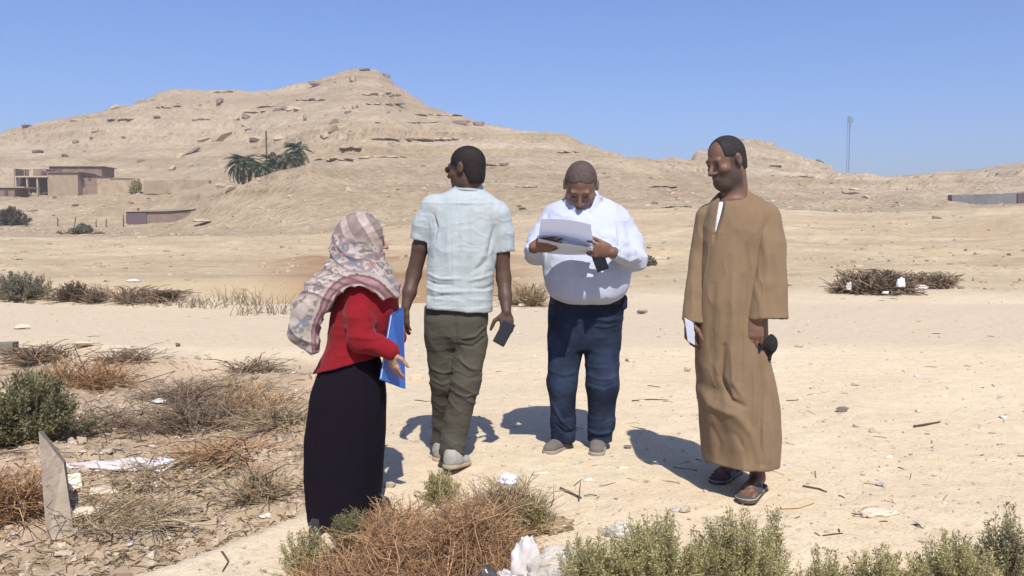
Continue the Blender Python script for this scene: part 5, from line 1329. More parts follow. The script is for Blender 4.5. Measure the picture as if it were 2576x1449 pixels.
    sculpt('trousers', F, cloth_mat('dark_denim', (.013, .019, .038), cstretch=(1, 1, 1.6), vary=.35, scale=5, color2=(.022, .033, .062), sheen=0), e, base, disp=wrt)
    up = cloth_mat('grey_shoe', (.13, .115, .10), vary=.15); so = mat('grey_sole', (.26, .23, .19), rough=.8)
    g = gz(bx, by)
    def gp(xd, d): x = W(xd, 1130, d)[0]; return np.array((x, d, gz(x, d) - .004))
    shoe(e, base, gp(1430, 5.16), gp(1374, 4.93), .105, up, so)
    shoe(e, base, gp(1508, 5.17), gp(1500, 4.89), .105, up, so)
    # papers in his hands
    pe = empty('paper_sheaf', W(1420, 600, 4.72)); tag(pe, 'sheaf of white printed papers held up by the man in jeans', 'papers')
    pb = np.array(pe.location)
    M_P = mat('paper', (.80, .83, .92), rough=.7, vary=.02, bump=.0004, bscale=300); 
    _n = M_P.node_tree.nodes; _l = M_P.node_tree.links; _t = _n.new('ShaderNodeBsdfTranslucent'); _t.inputs['Color'].default_value = (.80, .84, .95, 1)
    _m = _n.new('ShaderNodeMixShader'); _m.inputs['Fac'].default_value = .45; _l.new(_n['Principled BSDF'].outputs[0], _m.inputs[1]); _l.new(_t.outputs[0], _m.inputs[2]); _l.new(_m.outputs[0], _n['Material Output'].inputs['Surface'])
    sheets = [((1361, 550, 4.36), (1486, 565, 4.36), (1494, 622, 4.74), (1353, 606, 4.74), .008),
              ((1352, 592, 4.54), (1490, 614, 4.56), (1488, 632, 4.76), (1346, 612, 4.76), .018),
              ((1354, 600, 4.54), (1492, 622, 4.56), (1486, 642, 4.78), (1350, 630, 4.78), -.012)]
    for a, b_, c_, d_, bend in sheets:
        a, b_, c_, d_ = (np.array(W(*p)) for p in (a, b_, c_, d_))
        n = 14; S, T = np.meshgrid(np.linspace(0, 1, n), np.linspace(0, 1, n), indexing='ij')
        S3, T3 = S[..., None], T[..., None]
        G = a * (1 - S3) * (1 - T3) + b_ * S3 * (1 - T3) + c_ * S3 * T3 + d_ * (1 - S3) * T3
        nn = nrm(np.cross(b_ - a, d_ - a))
        G = G + nn * (bend * np.sin(S * math.pi) + .004 * np.sin(T * 5 + S * 3))[..., None]
        G = G.reshape(-1, 3) - pb; ii = np.arange(n * n).reshape(n, n)
        q = np.stack([ii[:-1, :-1], ii[1:, :-1], ii[1:, 1:], ii[:-1, 1:]], -1).reshape(-1, 4)
        v2 = np.concatenate([G, G + nn * .0012]); q2 = np.concatenate([q[:, ::-1], q + n * n])
        rim = np.concatenate([ii[:, 0], ii[-1, 1:], ii[-2::-1, -1], ii[0, -2:0:-1]]); r2 = np.roll(rim, -1)
        q2 = np.concatenate([q2, np.stack([rim, r2, r2 + n * n, rim + n * n], 1)])
        obj('sheet', mesh_np('sheet', v2, q2, False), M_P, pe)
    ph = MB(); cph = np.array(W(1508, 654, 4.66)); Rp = frame((.2, -1, .15), (-.35, 0, 1))
    pm = empty('phone', cph); tag(pm, 'black mobile phone held under the papers', 'phone')
    F = SDF((-.06, -.06, -.10), (.06, .06, .10), .004); F.box((0, 0, 0), (.036, .006, .062), Rp, rnd=.004)
    sculpt('phone_case', F, mat('black_plastic', (.012, .012, .016), rough=.4, vary=.1, spec=.4), pm, (0, 0, 0))
    F = SDF((-.06, -.06, -.10), (.06, .06, .10), .004); F.box(Rp @ np.array((0, .005, 0)), (.031, .0035, .056), Rp, rnd=.002)
    sculpt('screen', F, mat('dark_glass', (.006, .006, .008), rough=.35, spec=.3), pm, (0, 0, 0))
    return e

# ---------------- man seen from behind in the striped shirt
def man_walking():
    D0 = 4.80
    bx, by, _ = W(1140, 1150, D0); base = (bx, by, gz(bx, by))
    e = person('man in pale striped short-sleeved shirt and olive trousers seen from behind', base)
    c = np.array(W(1172, 426, 4.80)); s = 1.02
    R = frame((-.88, .46, -.06), (0, 0, 1))
    F = SDF((bx - .42, by - .32, base[2] + .52), (bx + .46, by + .35, base[2] + 1.82), .0054)
    head(F, c, R, s)
    F.cap(c + R @ np.array([0, -.03, -.04]), W(1178, 500, 4.82), .058, .066, k=.03)
    F.loft(rows([(500, 1130, 1225, 4.82, .06), (540, 1105, 1240, 4.82, .08), (640, 1095, 1230, 4.82, .09), (720, 1090, 1215, 4.82, .09)]), k=.04)
    wl = np.array(W(1021, 772, 4.77)); wr = np.array(W(1274, 784, 4.74))
    F.chain([W(1095, 525, 4.81), W(1058, 620, 4.83), W(1041, 690, 4.84), W(1030, 735, 4.80), wl], [.055, .046, .042, .038, .027], k=.02)
    F.chain([W(1250, 545, 4.81), W(1262, 640, 4.82), W(1267, 700, 4.82), W(1271, 745, 4.78), wr], [.055, .044, .041, .036, .027], k=.02)
    hand(F, wl, (-.05, .10, -1), (.85, .50, .0), (.3, .9, 0), curl=(.15, .3, .3), s=1.02, thumb=(.75, .5, .2))
    hand(F, wr, (.02, -.12, -1), (-.25, .95, 0), (-1, 0, 0), curl=(.45, .6, .5), s=1.05, thumb=(.55, .8, .25), tcurl=(.9, .35, .3))
    sculpt('body', F, M_SKIN, e, base, color=skin_color((.078, .043, .030), c, R, s, beard=((.03, .02, .016), .35, -.04)))
    hc = lambda V: np.ones((len(V), 3)) * np.array([.014, .011, .011]) * (1 + .3 * n3(V, 120, 1)[:, None])
    cutb = lambda x, y, z: np.minimum(.066 - y - .25 * np.maximum(0, .03 - z), z + .085 - np.clip((y + .050) / .03, 0, 1) * .095 - .3 * np.maximum(0, y))
    hair_cap('black_crop', e, base, c, R, s, cutb, hc, grow=.006, disp=.0008)
    # spectacles
    ge = empty('glasses', tuple(R @ np.array([0, .090, .004]) + c - np.array(base))); ge.parent = e
    M_G = mat('spectacle_frame', (.03, .02, .015), rough=.35, spec=.5)
    f = MB()
    for sx in (-1, 1):
        ringp = [R @ np.array([sx * .033 + .022 * math.cos(t), .012, .016 * math.sin(t)]) for t in np.linspace(0, 2 * math.pi, 17)]
        f.tube(ringp, .0022, 6); f.tube([R @ np.array([sx * .058, .010, .004]), R @ np.array([sx * .078, -.09, .006])], .002, 6)
    f.tube([R @ np.array([-.010, .014, .004]), R @ np.array([.010, .014, .004])], .0022, 6)
    fo = f.build('frame', M_G, e); fo.location = ge.location; fo.name = 'glasses'
    bpy.data.objects.remove(ge)
    lens = MB()
    for sx in (-1, 1):
        pts = [R @ np.array([sx * .033 + .0215 * math.cos(t), .012, .0155 * math.sin(t)]) for t in np.linspace(0, 2 * math.pi, 17)[:-1]]
        bk = R @ np.array([0, -.0015, 0]); n = len(pts)
        lens.add(pts + [p + bk for p in pts], q=[(i, (i + 1) % n, n + (i + 1) % n, n + i) for i in range(n)], t=[(0, i, i + 1) for i in range(1, n - 1)] + [(n, n + i + 1, n + i) for i in range(1, n - 1)])
    lo = lens.build('lens', mat('brown_lens', (.10, .06, .035), rough=.08, trans=.6, spec=.5), fo)
    # shirt
    F = SDF((bx - .36, by - .30, base[2] + .78), (bx + .42, by + .32, base[2] + 1.62), .006)
    F.loft(rows([(470, 1150, 1208, 4.83, .060), (480, 1130, 1222, 4.82, .074), (490, 1104, 1238, 4.81, .088), (506, 1085, 1256, 4.81, .102), (535, 1080, 1262, 4.81, .118), (580, 1082, 1254, 4.81, .130),
                 (640, 1078, 1247, 4.81, .136), (700, 1068, 1243, 4.81, .136), (750, 1059, 1239, 4.81, .138), (792, 1054, 1237, 4.81, .142)]), n=2.3)
    F.chain([W(1092, 524, 4.81), W(1072, 565, 4.82), W(1058, 612, 4.83)], [.078, .071, .071], k=.03)
    F.chain([W(1250, 542, 4.81), W(1262, 585, 4.82), W(1269, 640, 4.82)], [.078, .066, .062], k=.03)
    sl0 = np.array(W(1060, 606, 4.83)); sr0 = np.array(W(1269, 634, 4.82))
    F.shell(.012, (bx - .36, by - .3, sl0[2] - .2), (W(1079, 600, 4.82)[0], by + .3, sl0[2] + .10))
    F.shell(.012, (W(1248, 600, 4.82)[0], by - .3, sr0[2] - .2), (bx + .42, by + .3, sr0[2] + .08))
    F.plane(sl0, (-.28, 0, -1), lo=(bx - .4, by - .4, 0), hi=(W(1076, 600, 4.82)[0], by + .4, 2))
    F.plane(sr0, (.12, 0, -1), lo=(W(1249, 600, 4.82)[0], by - .4, 0), hi=(bx + .5, by + .4, 2))
    hem = np.array(W(1145, 778, 4.81))
    F.shell(.014, (W(1030, 700, 4.8)[0], by - .3, hem[2] - .2), (W(1250, 700, 4.8)[0], by + .3, hem[2] + .07))
    F.plane(hem, (-.07, 0, -1))
    # collar
    ck = np.array(W(1177, 479, 4.83))
    ringp = [ck + np.array([.070 * math.cos(t), .066 * math.sin(t), .012 * math.sin(t) * -1 + .006]) for t in np.linspace(math.pi * .95, math.pi * 2.05, 9)]
    for a, b in zip(ringp[:-1], ringp[1:]): F.cap(a, b, .020, k=.006, flat=(0, 0, 1), fs=1.35)
    nc = np.array(W(1178, 480, 4.825)); n_ = 40; ths = np.linspace(0, 2 * math.pi, n_, endpoint=False); rings = []
    for rx, ry, dz in ((.066, .060, .056), (.073, .067, .055), (.090, .084, .006), (.098, .092, -.012), (.094, .088, -.014), (.066, .060, .010)):
        back = (1 - np.sin(ths)) * .5
        rings.append(np.stack([nc[0] + rx * np.cos(ths), nc[1] + ry * np.sin(ths), nc[2] + dz + .010 * back - .10 * rx * np.cos(ths) * .6 - (1 - back) * .02], 1))
    cv = np.concatenate(rings) - np.array(base); nr = len(rings); cq = [(r * n_ + i, r * n_ + (i + 1) % n_, ((r + 1) % nr) * n_ + (i + 1) % n_, ((r + 1) % nr) * n_ + i) for r in range(nr) for i in range(n_)]
    collar_me = mesh_np('collar', cv, np.array(cq)[:, ::-1], True)
    yoke = W(1150, 512, 4.7)[2]; cxm = W(1160, 600, 4.7)[0]
    armr = np.array(W(1240, 600, 4.7)); arml = np.array(W(1090, 590, 4.7))
    def wrs(V, N):
        z = V[:, 2]; hz = hem[2]
        low = sstep(hz + .30, hz + .06, z)
        d = .005 * low * (ridge(n3(V, 8, 31, (.75, 1, 2.6)), 1.2) - .35) + .004 * (ridge(n3(V, 6, 32, (1.4, 1, .5)), 1) - .4) + .0018 * n3(V, 26, 33)
        d += creases(V, N, [([(1090, 540), (1098, 570), (1092, 605)], .008, -.012), ([(1078, 545), (1084, 575), (1080, 600)], .008, .006), ([(1105, 590), (1098, 610), (1088, 640)], .012, .006),
                            ([(1243, 570), (1238, 600), (1228, 640)], .009, -.012), ([(1225, 600), (1215, 640), (1190, 690)], .016, .006), ([(1238, 640), (1215, 665), (1180, 690)], .012, -.006),
                            ([(1075, 690), (1110, 702), (1160, 700)], .008, .008), ([(1070, 706), (1105, 716), (1140, 716)], .007, -.008), ([(1066, 722), (1110, 735), (1180, 732)], .009, .008),
                            ([(1062, 742), (1095, 746), (1130, 742)], .007, -.006), ([(1180, 705), (1210, 700), (1238, 690)], .008, .006), ([(1195, 725), (1220, 728), (1238, 718)], .008, -.006),
                            ([(1130, 560), (1126, 620), (1132, 690)], .012, .004), ([(1185, 550), (1182, 610), (1170, 680)], .012, .004), ([(1155, 540), (1154, 620), (1150, 700)], .010, -.004)], 4.70)
        yk = z - yoke - .06 * (V[:, 0] - cxm) ** 2 / .04 * .1
        d += .003 * np.exp(-(yk / .006) ** 2) * (N[:, 1] < 0) - .002 * np.exp(-((z - hz - .025) / .004) ** 2)
        return d
    sm = cloth_mat('striped_shirt', (.40, .435, .44), cstretch=(.8, 1, 1.3), vary=.14, scale=1.0, stretch=(60, 20, 1.1), color2=(.30, .345, .35), detail=3)
    so_ = sculpt('shirt', F, sm, e, base, disp=wrs); obj('collar', collar_me, sm, so_)
    # trousers
    F = SDF((bx - .30, by - .32, base[2] + .04), (bx + .32, by + .32, base[2] + .98), .0055)
    F.loft(rows([(768, 1068, 1228, 4.82, .112), (800, 1066, 1228, 4.81, .126), (840, 1067, 1224, 4.81, .128), (872, 1074, 1218, 4.82, .10)]), n=2.3)
    F.chain([W(1112, 852, 4.81), W(1117, 965, 4.84), W(1117, 1060, 4.92), W(1114, 1130, 4.95)], [.096, .078, .066, .068], k=.02)
    F.chain([W(1184, 852, 4.80), W(1172, 965, 4.74), W(1150, 1060, 4.74), W(1137, 1128, 4.72)], [.096, .080, .070, .072], k=.02)
    F.plane((0, 0, W(1120, 1142, 4.72)[2]), (0, 0, -1))
    def wrt(V, N):
        z = V[:, 2] - base[2]
        lowm = sstep(.34, .05, z); kn = np.exp(-((z - .46) / .17) ** 2); seat = np.exp(-((z - .72) / .10) ** 2)
        diag = V + np.stack([np.zeros(len(V)), np.zeros(len(V)), .6 * V[:, 0]], 1)
        return (.011 * lowm * (ridge(n3(diag, 9, 41, (1, 1, 1.7)), 1.5) - .25) + .009 * kn * (ridge(n3(diag, 7, 42, (1, 1, 2.2)), 1.5) - .25)
                + .006 * seat * (ridge(n3(diag, 6, 43, (1, 1, 1.5)), 1.3) - .3)
                + creases(V, N, [([(1145, 790), (1146, 830), (1150, 880)], .010, -.008), ([(1165, 850), (1195, 846), (1222, 820)], .007, .012), ([(1158, 868), (1190, 872), (1220, 850)], .007, -.010), ([(1155, 900), (1180, 925), (1208, 930)], .008, .010),
                                 ([(1150, 935), (1180, 950), (1205, 945)], .008, -.008), ([(1085, 930), (1115, 942), (1145, 935)], .008, .008), ([(1150, 985), (1175, 995), (1200, 985)], .007, .008), ([(1085, 960), (1110, 972), (1140, 962)], .008, .007)], 4.70) + .003 * n3(V, 16, 44))
    sculpt('trousers', F, cloth_mat('olive_trousers', (.064, .058, .043), cstretch=(1, 1, 1.8), vary=.12, sheen=.03), e, base, disp=wrt)
    up = cloth_mat('pale_grey_shoe', (.30, .29, .26), vary=.12); so = mat('tan_sole', (.33, .25, .16), rough=.85)
    def gp(xd, d, dz=0): x = W(xd, 1150, d)[0]; return np.array((x, d, gz(x, d) - .004 + dz))
    shoe(e, base, gp(1106, 4.86), gp(1112, 5.13), .098, up, so)
    shoe(e, base, gp(1122, 4.62, .045), gp(1176, 4.82), .098, up, so)
    # phone in his right hand
    pc = np.array(W(1268, 838, 4.70)); pm = empty('phone', pc); tag(pm, 'dark mobile phone hanging in the hand of the man in olive trousers', 'phone')
    Rp = frame((.1, -1, .1), (.55, 0, 1))
    F = SDF((-.09, -.05, -.10), (.09, .05, .10), .004); F.box((0, 0, 0), (.036, .0055, .070), Rp, rnd=.004)
    sculpt('phone_case', F, MATS['black_plastic'], pm, (0, 0, 0))
    F = SDF((-.09, -.05, -.10), (.09, .05, .10), .004); F.box(Rp @ np.array((0, -.005, 0)), (.031, .003, .063), Rp, rnd=.002)
    sculpt('screen', F, MATS['dark_glass'], pm, (0, 0, 0))
    return e

# ---------------- man in the long brown robe
def man_robe():
    D0 = 4.20
    bx, by, _ = W(1868, 1200, D0); base = (bx, by, gz(bx, by))
    e = person('bearded man in long tan robe and sandals looking down to the left', base)
    c = np.array(W(1826, 407, 4.18)); s = .98
    R = frame((-.84, -.46, -.32), (-.27, -.15, .95))
    F = SDF((bx - .42, by - .30, base[2] - .02), (bx + .34, by + .40, base[2] + 1.86), .0054)
    head(F, c, R, s, jaw=1.02, nose=1.1)
    P = lambda x, y, z: c + R @ (np.array([x, y, z]) * s)
    F.cap(c + R @ np.array([0, -.035, -.04]), W(1848, 505, 4.22), .060, .070, k=.03)
    F.ell(P(0, .045, -.095), np.array([.048, .046, .040]) * s, R, k=.02)      # beard volume
    F.loft(rows([(505, 1800, 1905, 4.22, .07), (550, 1790, 1925, 4.22, .09), (700, 1790, 1890, 4.22, .09), (850, 1795, 1900, 4.22, .09)]), k=.04)
    wr = np.array(W(1902, 798, 4.07)); wl = np.array(W(1732, 806, 4.17))
    F.chain([W(1920, 550, 4.2), W(1925, 680, 4.18), wr], [.05, .042, .030], k=.02)
    F.chain([W(1795, 560, 4.24), W(1766, 690, 4.21), wl], [.040, .034, .026], k=.02)
    hand(F, wr, (-.06, -.05, -1), (.1, 1, .1), (-1, .0, 0), curl=(.10, .30, .45), s=1.05, thumb=(.85, .35, .3))
    hand(F, wl, (.05, -.10, -1), (1, .3, 0), (0, -1, 0), curl=(.4, .6, .5), s=1.0)
    # legs and feet
    g1 = np.array([W(1905, 1200, 4.23)[0], 4.23, 0]); g1[2] = gz(g1[0], g1[1])
    toe1 = np.array([W(1876, 1240, 4.06)[0], 4.06, g1[2]])
    g2 = np.array([W(1842, 1190, 4.52)[0], 4.52, g1[2]]); toe2 = np.array([W(1806, 1200, 4.36)[0], 4.36, g1[2]])
    F.loft([(base[2] + .55, g1[0] - .06, 4.26, .14, .10), (base[2] + .75, bx - .02, 4.22, .14, .11), (base[2] + 1.0, bx - .02, 4.22, .13, .10)], k=.04)
    for hp, tp in ((g1, toe1), (g2, toe2)):
        f = nrm(tp - hp); r_ = nrm(np.cross(f, (0, 0, 1))); up_ = np.array([0, 0, .034])
        F.chain([np.array([hp[0] - .01, (hp[1] + 4.24) / 2, base[2] + .6]), hp + (0, 0, .30), hp + (0, 0, .10)], [.07, .050, .036], k=.02)
        F.cap(hp + up_ + (0, 0, .03) - f * .02, hp + up_ + (0, 0, .018) + f * .13, .036, .032, k=.03)
        for i, (o, L) in enumerate(((-.034, .050), (-.015, .046), (.002, .042), (.018, .036), (.032, .028))):
            oo = o if hp is g1 else -o
            b = hp + up_ + f * .145 + r_ * oo; rr = .0125 if i == 0 else .0092
            F.chain([b, b + f * L * .6 + (0, 0, .002), b + f * L + (0, 0, -.006)], [rr * 1.05, rr, rr * .9], k=.003, k0=.012)
    sculpt('body', F, M_SKIN, e, base, color=skin_color((.140, .073, .048), c, R, s, beard=((.044, .034, .031), .92, -.030), lips=(.72, .60, .58)))
    hc = lambda V: (np.array([.017, .015, .015]) * np.ones((len(V), 3)) + sstep(-.2, .9, n3(V, 140, 8))[:, None] * .014)
    def cutd(x, y, z):
        fr = .052 - y - np.maximum(0, .050 - np.abs(x)) * .40
        return np.minimum(fr, z + .060 - np.clip((y + .045) / .03, 0, 1) * .080 - .3 * np.maximum(0, y))
    hair_cap('receding_crop', e, base, c, R, s, cutd, hc, grow=.005, disp=.0007)
    # robe
    F = SDF((bx - .42, by - .34, base[2] + .05), (bx + .36, by + .40, base[2] + 1.56), .006)
    def fold(th, Z):
        w = sstep(base[2] + .95, base[2] + .25, Z)
        return w * (.030 * np.cos(5 * th + .8) + .022 * np.cos(9 * th + 2.0 + Z * 2) + .02 * np.cos(3 * th - .4)) + (1 - w) * .006 * np.cos(7 * th)
    ROBE = rows([(482, 1818, 1878, 4.22, .066), (492, 1800, 1898, 4.22, .082), (506, 1784, 1925, 4.22, .100), (522, 1776, 1945, 4.21, .112), (550, 1770, 1948, 4.21, .125), (600, 1766, 1925, 4.21, .135),
                 (700, 1758, 1908, 4.20, .140), (800, 1750, 1912, 4.20, .148), (900, 1750, 1932, 4.20, .160), (1000, 1758, 1955, 4.21, .175), (1100, 1768, 1957, 4.22, .190), (1185, 1780, 1950, 4.22, .200)])
    F.loft(ROBE, n=2.15, fold=fold)
    hz = W(1850, 1168, 4.15)[2]
    F.shell(.014, (bx - .4, by - .34, hz - .1), (bx + .36, by + .4, hz + .10))
    F.plane((bx, by, hz), (-.05, 0, -1))
    # neck opening and the slit down the chest
    F.ell(np.array(W(1843, 488, 4.17)), (.070, .085, .040), k=.008, op='s')
    F.cap(W(1822, 490, 4.14), W(1801, 600, 4.085), .056, .040, op='s', k=.003, flat=(1, 0, -.2), fs=.20)
    def wrr(V, N):
        z = V[:, 2] - base[2]
        up_ = sstep(.9, 1.3, z)
        d = .008 * (ridge(n3(V, 4.5, 51, (1.5, 1, .35)), .9) - .4) + .0025 * n3(V, 14, 52)
        knee = np.array(W(1815, 1045, 4.02)); q = np.linalg.norm((V - knee) * np.array([1, 1, 1.0]), axis=1)
        d += .030 * np.exp(-(q / .11) ** 2)
        p1 = np.array(W(1800, 990, 4.02)); d -= .022 * np.exp(-(np.linalg.norm((V - p1) * np.array([1.0, .5, 1.6]), axis=1) / .06) ** 2)
        d += .008 * sstep(.35, .1, z) * (ridge(n3(V, 7, 53, (1, 1, 1.2)), .8) - .4)
        d += up_ * .006 * (ridge(n3(V, 7, 54, (1, 1, .8)), 1) - .4)
        d += creases(V, N, [([(1848, 640), (1843, 800), (1838, 960)], .020, .012), ([(1870, 700), (1866, 850), (1862, 960)], .014, -.012), ([(1800, 720), (1792, 850), (1796, 960)], .016, -.008),
                            ([(1822, 870), (1815, 950), (1838, 1005), (1868, 1020)], .012, -.018), ([(1838, 880), (1842, 960), (1866, 1000)], .010, .010), ([(1770, 985), (1795, 1022), (1850, 1040), (1885, 1090), (1905, 1150)], .020, .014),
                            ([(1918, 870), (1922, 980), (1912, 1080), (1914, 1165)], .012, -.022), ([(1938, 880), (1940, 1000), (1935, 1160)], .016, .012), ([(1896, 870), (1898, 980), (1892, 1060)], .014, .012),
                            ([(1880, 620), (1888, 680), (1884, 800)], .012, -.012), ([(1900, 520), (1895, 560), (1885, 600)], .016, .006), ([(1800, 1080), (1815, 1120), (1812, 1160)], .014, -.008), ([(1850, 1090), (1870, 1130), (1872, 1165)], .012, -.008)], 4.05)
        return d
    M_R = cloth_mat('tan_robe', (.180, .122, .071), cstretch=(1.3, 1.3, .45), crease=.004, cscale=5, vary=.06)
    rb = sculpt('robe', F, M_R, e, base, disp=wrr)
    def sleeve(pts, rs, hem, tilt, cr):
        pts = [np.array(p) for p in pts]
        F = SDF(np.min(pts, 0) - .13, np.max(pts, 0) + .13, .0055)
        F.chain(pts, rs, k=.004, flat=(0, 1, 0), fs=.82)
        F.shell(.010, (-9, -9, 0), (9, 9, hem[2] + .16)); F.plane(hem, tilt)
        def wd(V, N):
            return .006 * (ridge(n3(V, 6, 55, (1.2, 1, .5)), 1.2) - .3) + .002 * n3(V, 18, 56) + creases(V, N, cr, 4.05)
        return sculpt('sleeve', F, M_R, rb, base, disp=wd)
    sleeve([W(1918, 552, 4.19), W(1930, 620, 4.16), W(1931, 720, 4.12), W(1927, 830, 4.09)], [.088, .088, .090, .103], np.array(W(1926, 803, 4.08)), (.03, -.12, -1),
           [([(1910, 570), (1905, 640), (1900, 700)], .012, -.010), ([(1925, 560), (1935, 640), (1930, 720)], .020, .008), ([(1945, 650), (1950, 720), (1952, 790)], .014, -.007), ([(1905, 720), (1912, 770), (1910, 800)], .012, .008)])
    sleeve([W(1788, 548, 4.25), W(1768, 640, 4.24), W(1752, 740, 4.19), W(1744, 830, 4.16)], [.074, .062, .060, .062], np.array(W(1736, 808, 4.16)), (-.1, 0, -1), [])
    # white undershirt in the slit
    pa, pb_ = np.array(W(1822, 500, 4.10)), np.array(W(1799, 592, 4.07))
    F = SDF((pb_[0] - .05, 4.0, pb_[2] - .02), (pa[0] + .05, 4.25, pa[2] + .02), .004)
    F.loft(ROBE, n=2.15, grow=-.012)
    dx = nrm((pa - pb_)[[0, 2]]); nn = np.array([dx[1], 0, -dx[0]])
    F.plane(pa + nn * .013, nn); F.plane(pa - nn * .011, -nn); F.plane(pb_, (0, 0, -1)); F.plane(pa - (0, 0, .012), (0, 0, 1)); F.plane((0, 4.17, 0), (0, 1, 0))
    sculpt('undershirt', F, cloth_mat('white_cotton', (.58, .58, .60)), e, base)
    # sandals
    for hp, tp in ((g1, toe1), (g2, toe2)):
        f = nrm(tp - hp); r_ = nrm(np.cross(f, (0, 0, 1)))
        F = SDF(np.minimum(hp, tp) - .12, np.maximum(hp, tp) + .14, .005)
        F.cap(hp - f * .035 + (0, 0, .014), hp + f * .185 + (0, 0, .014), .043, .053)
        F.plane(hp + (0, 0, .030), (0, 0, 1), k=.004); F.plane(hp + (0, 0, .001), (0, 0, -1), k=.003)
        so = sculpt('sandal', F, mat('sandal_sole', (.085, .070, .058), rough=.85), e, base)
        F = SDF(np.minimum(hp, tp) - .12, np.maximum(hp, tp) + .14, .004)
        F.cap(hp + f * .075 + (0, 0, .034) , hp + f * .135 + (0, 0, .028), .050, .050, flat=(0, 0, 1), fs=.92)
        F.cap(hp + f * .03 + (0, 0, .034), hp + f * .19 + (0, 0, .026), .040, .036, flat=(0, 0, 1), fs=.95, op='s')
        F.plane(hp + (0, 0, .022), (0, 0, -1)); F.plane(hp + f * .148, f, k=.004); F.plane(hp + f * .055, -f, k=.004)
        sculpt('strap', F, mat('sandal_strap', (.055, .050, .055), rough=.6), so, base)
        F = SDF(np.minimum(hp, tp) - .12, np.maximum(hp, tp) + .14, .004)
        F.cap(hp - f * .035 + (0, 0, .022), hp + f * .186 + (0, 0, .022), .0445, .0545); F.plane(hp + (0, 0, .0255), (0, 0, 1)); F.plane(hp + (0, 0, .0205), (0, 0, -1))
        sculpt('sole_edge', F, mat('pale_rubber', (.42, .38, .34), rough=.8), so, base)
    # things in his hands
    cp = np.array(W(1940, 872, 4.09)); ce = empty('cloth_bundle', cp); tag(ce, 'small dark crumpled cloth gripped in the robed man\'s hand', 'cloth')
    F = SDF((-.10, -.09, -.12), (.10, .09, .12), .005)
    F.ell((.0, .0, .02), (.028, .022, .042)); F.cap((-.055, 0, .005), (.01, 0, .01), .015, k=.02); F.cap((-.060, 0, 0), (-.066, .005, -.045), .012, .006, k=.01); F.cap((.0, 0, -.01), (-.006, 0, -.06), .016, .008, k=.02)
    sculpt('cloth_bundle', F, cloth_mat('black_cloth', (.016, .015, .014)), ce, (0, 0, 0), disp=lambda V, N: .010 * (ridge(n3(V, 22, 5), .8) - .4))
    ce.children[0].name = 'fold'
    pp = np.array(W(1737, 838, 4.13)); 
    pe = MB(); a = np.array(W(1722, 800, 4.12)); b = np.array(W(1744, 812, 4.10)); c2 = np.array(W(1748, 868, 4.10)); d2 = np.array(W(1730, 858, 4.12)); tn = np.array([.002, .006, 0])
    pe.hexa([x - pp for x in (d2, c2, c2 + tn, d2 + tn, a, b, b + tn, a + tn)])
    po = pe.build('folded_paper', MATS['paper'], None, loc=pp); tag(po, 'folded white paper in the robed man\'s far hand', 'paper')
    return e

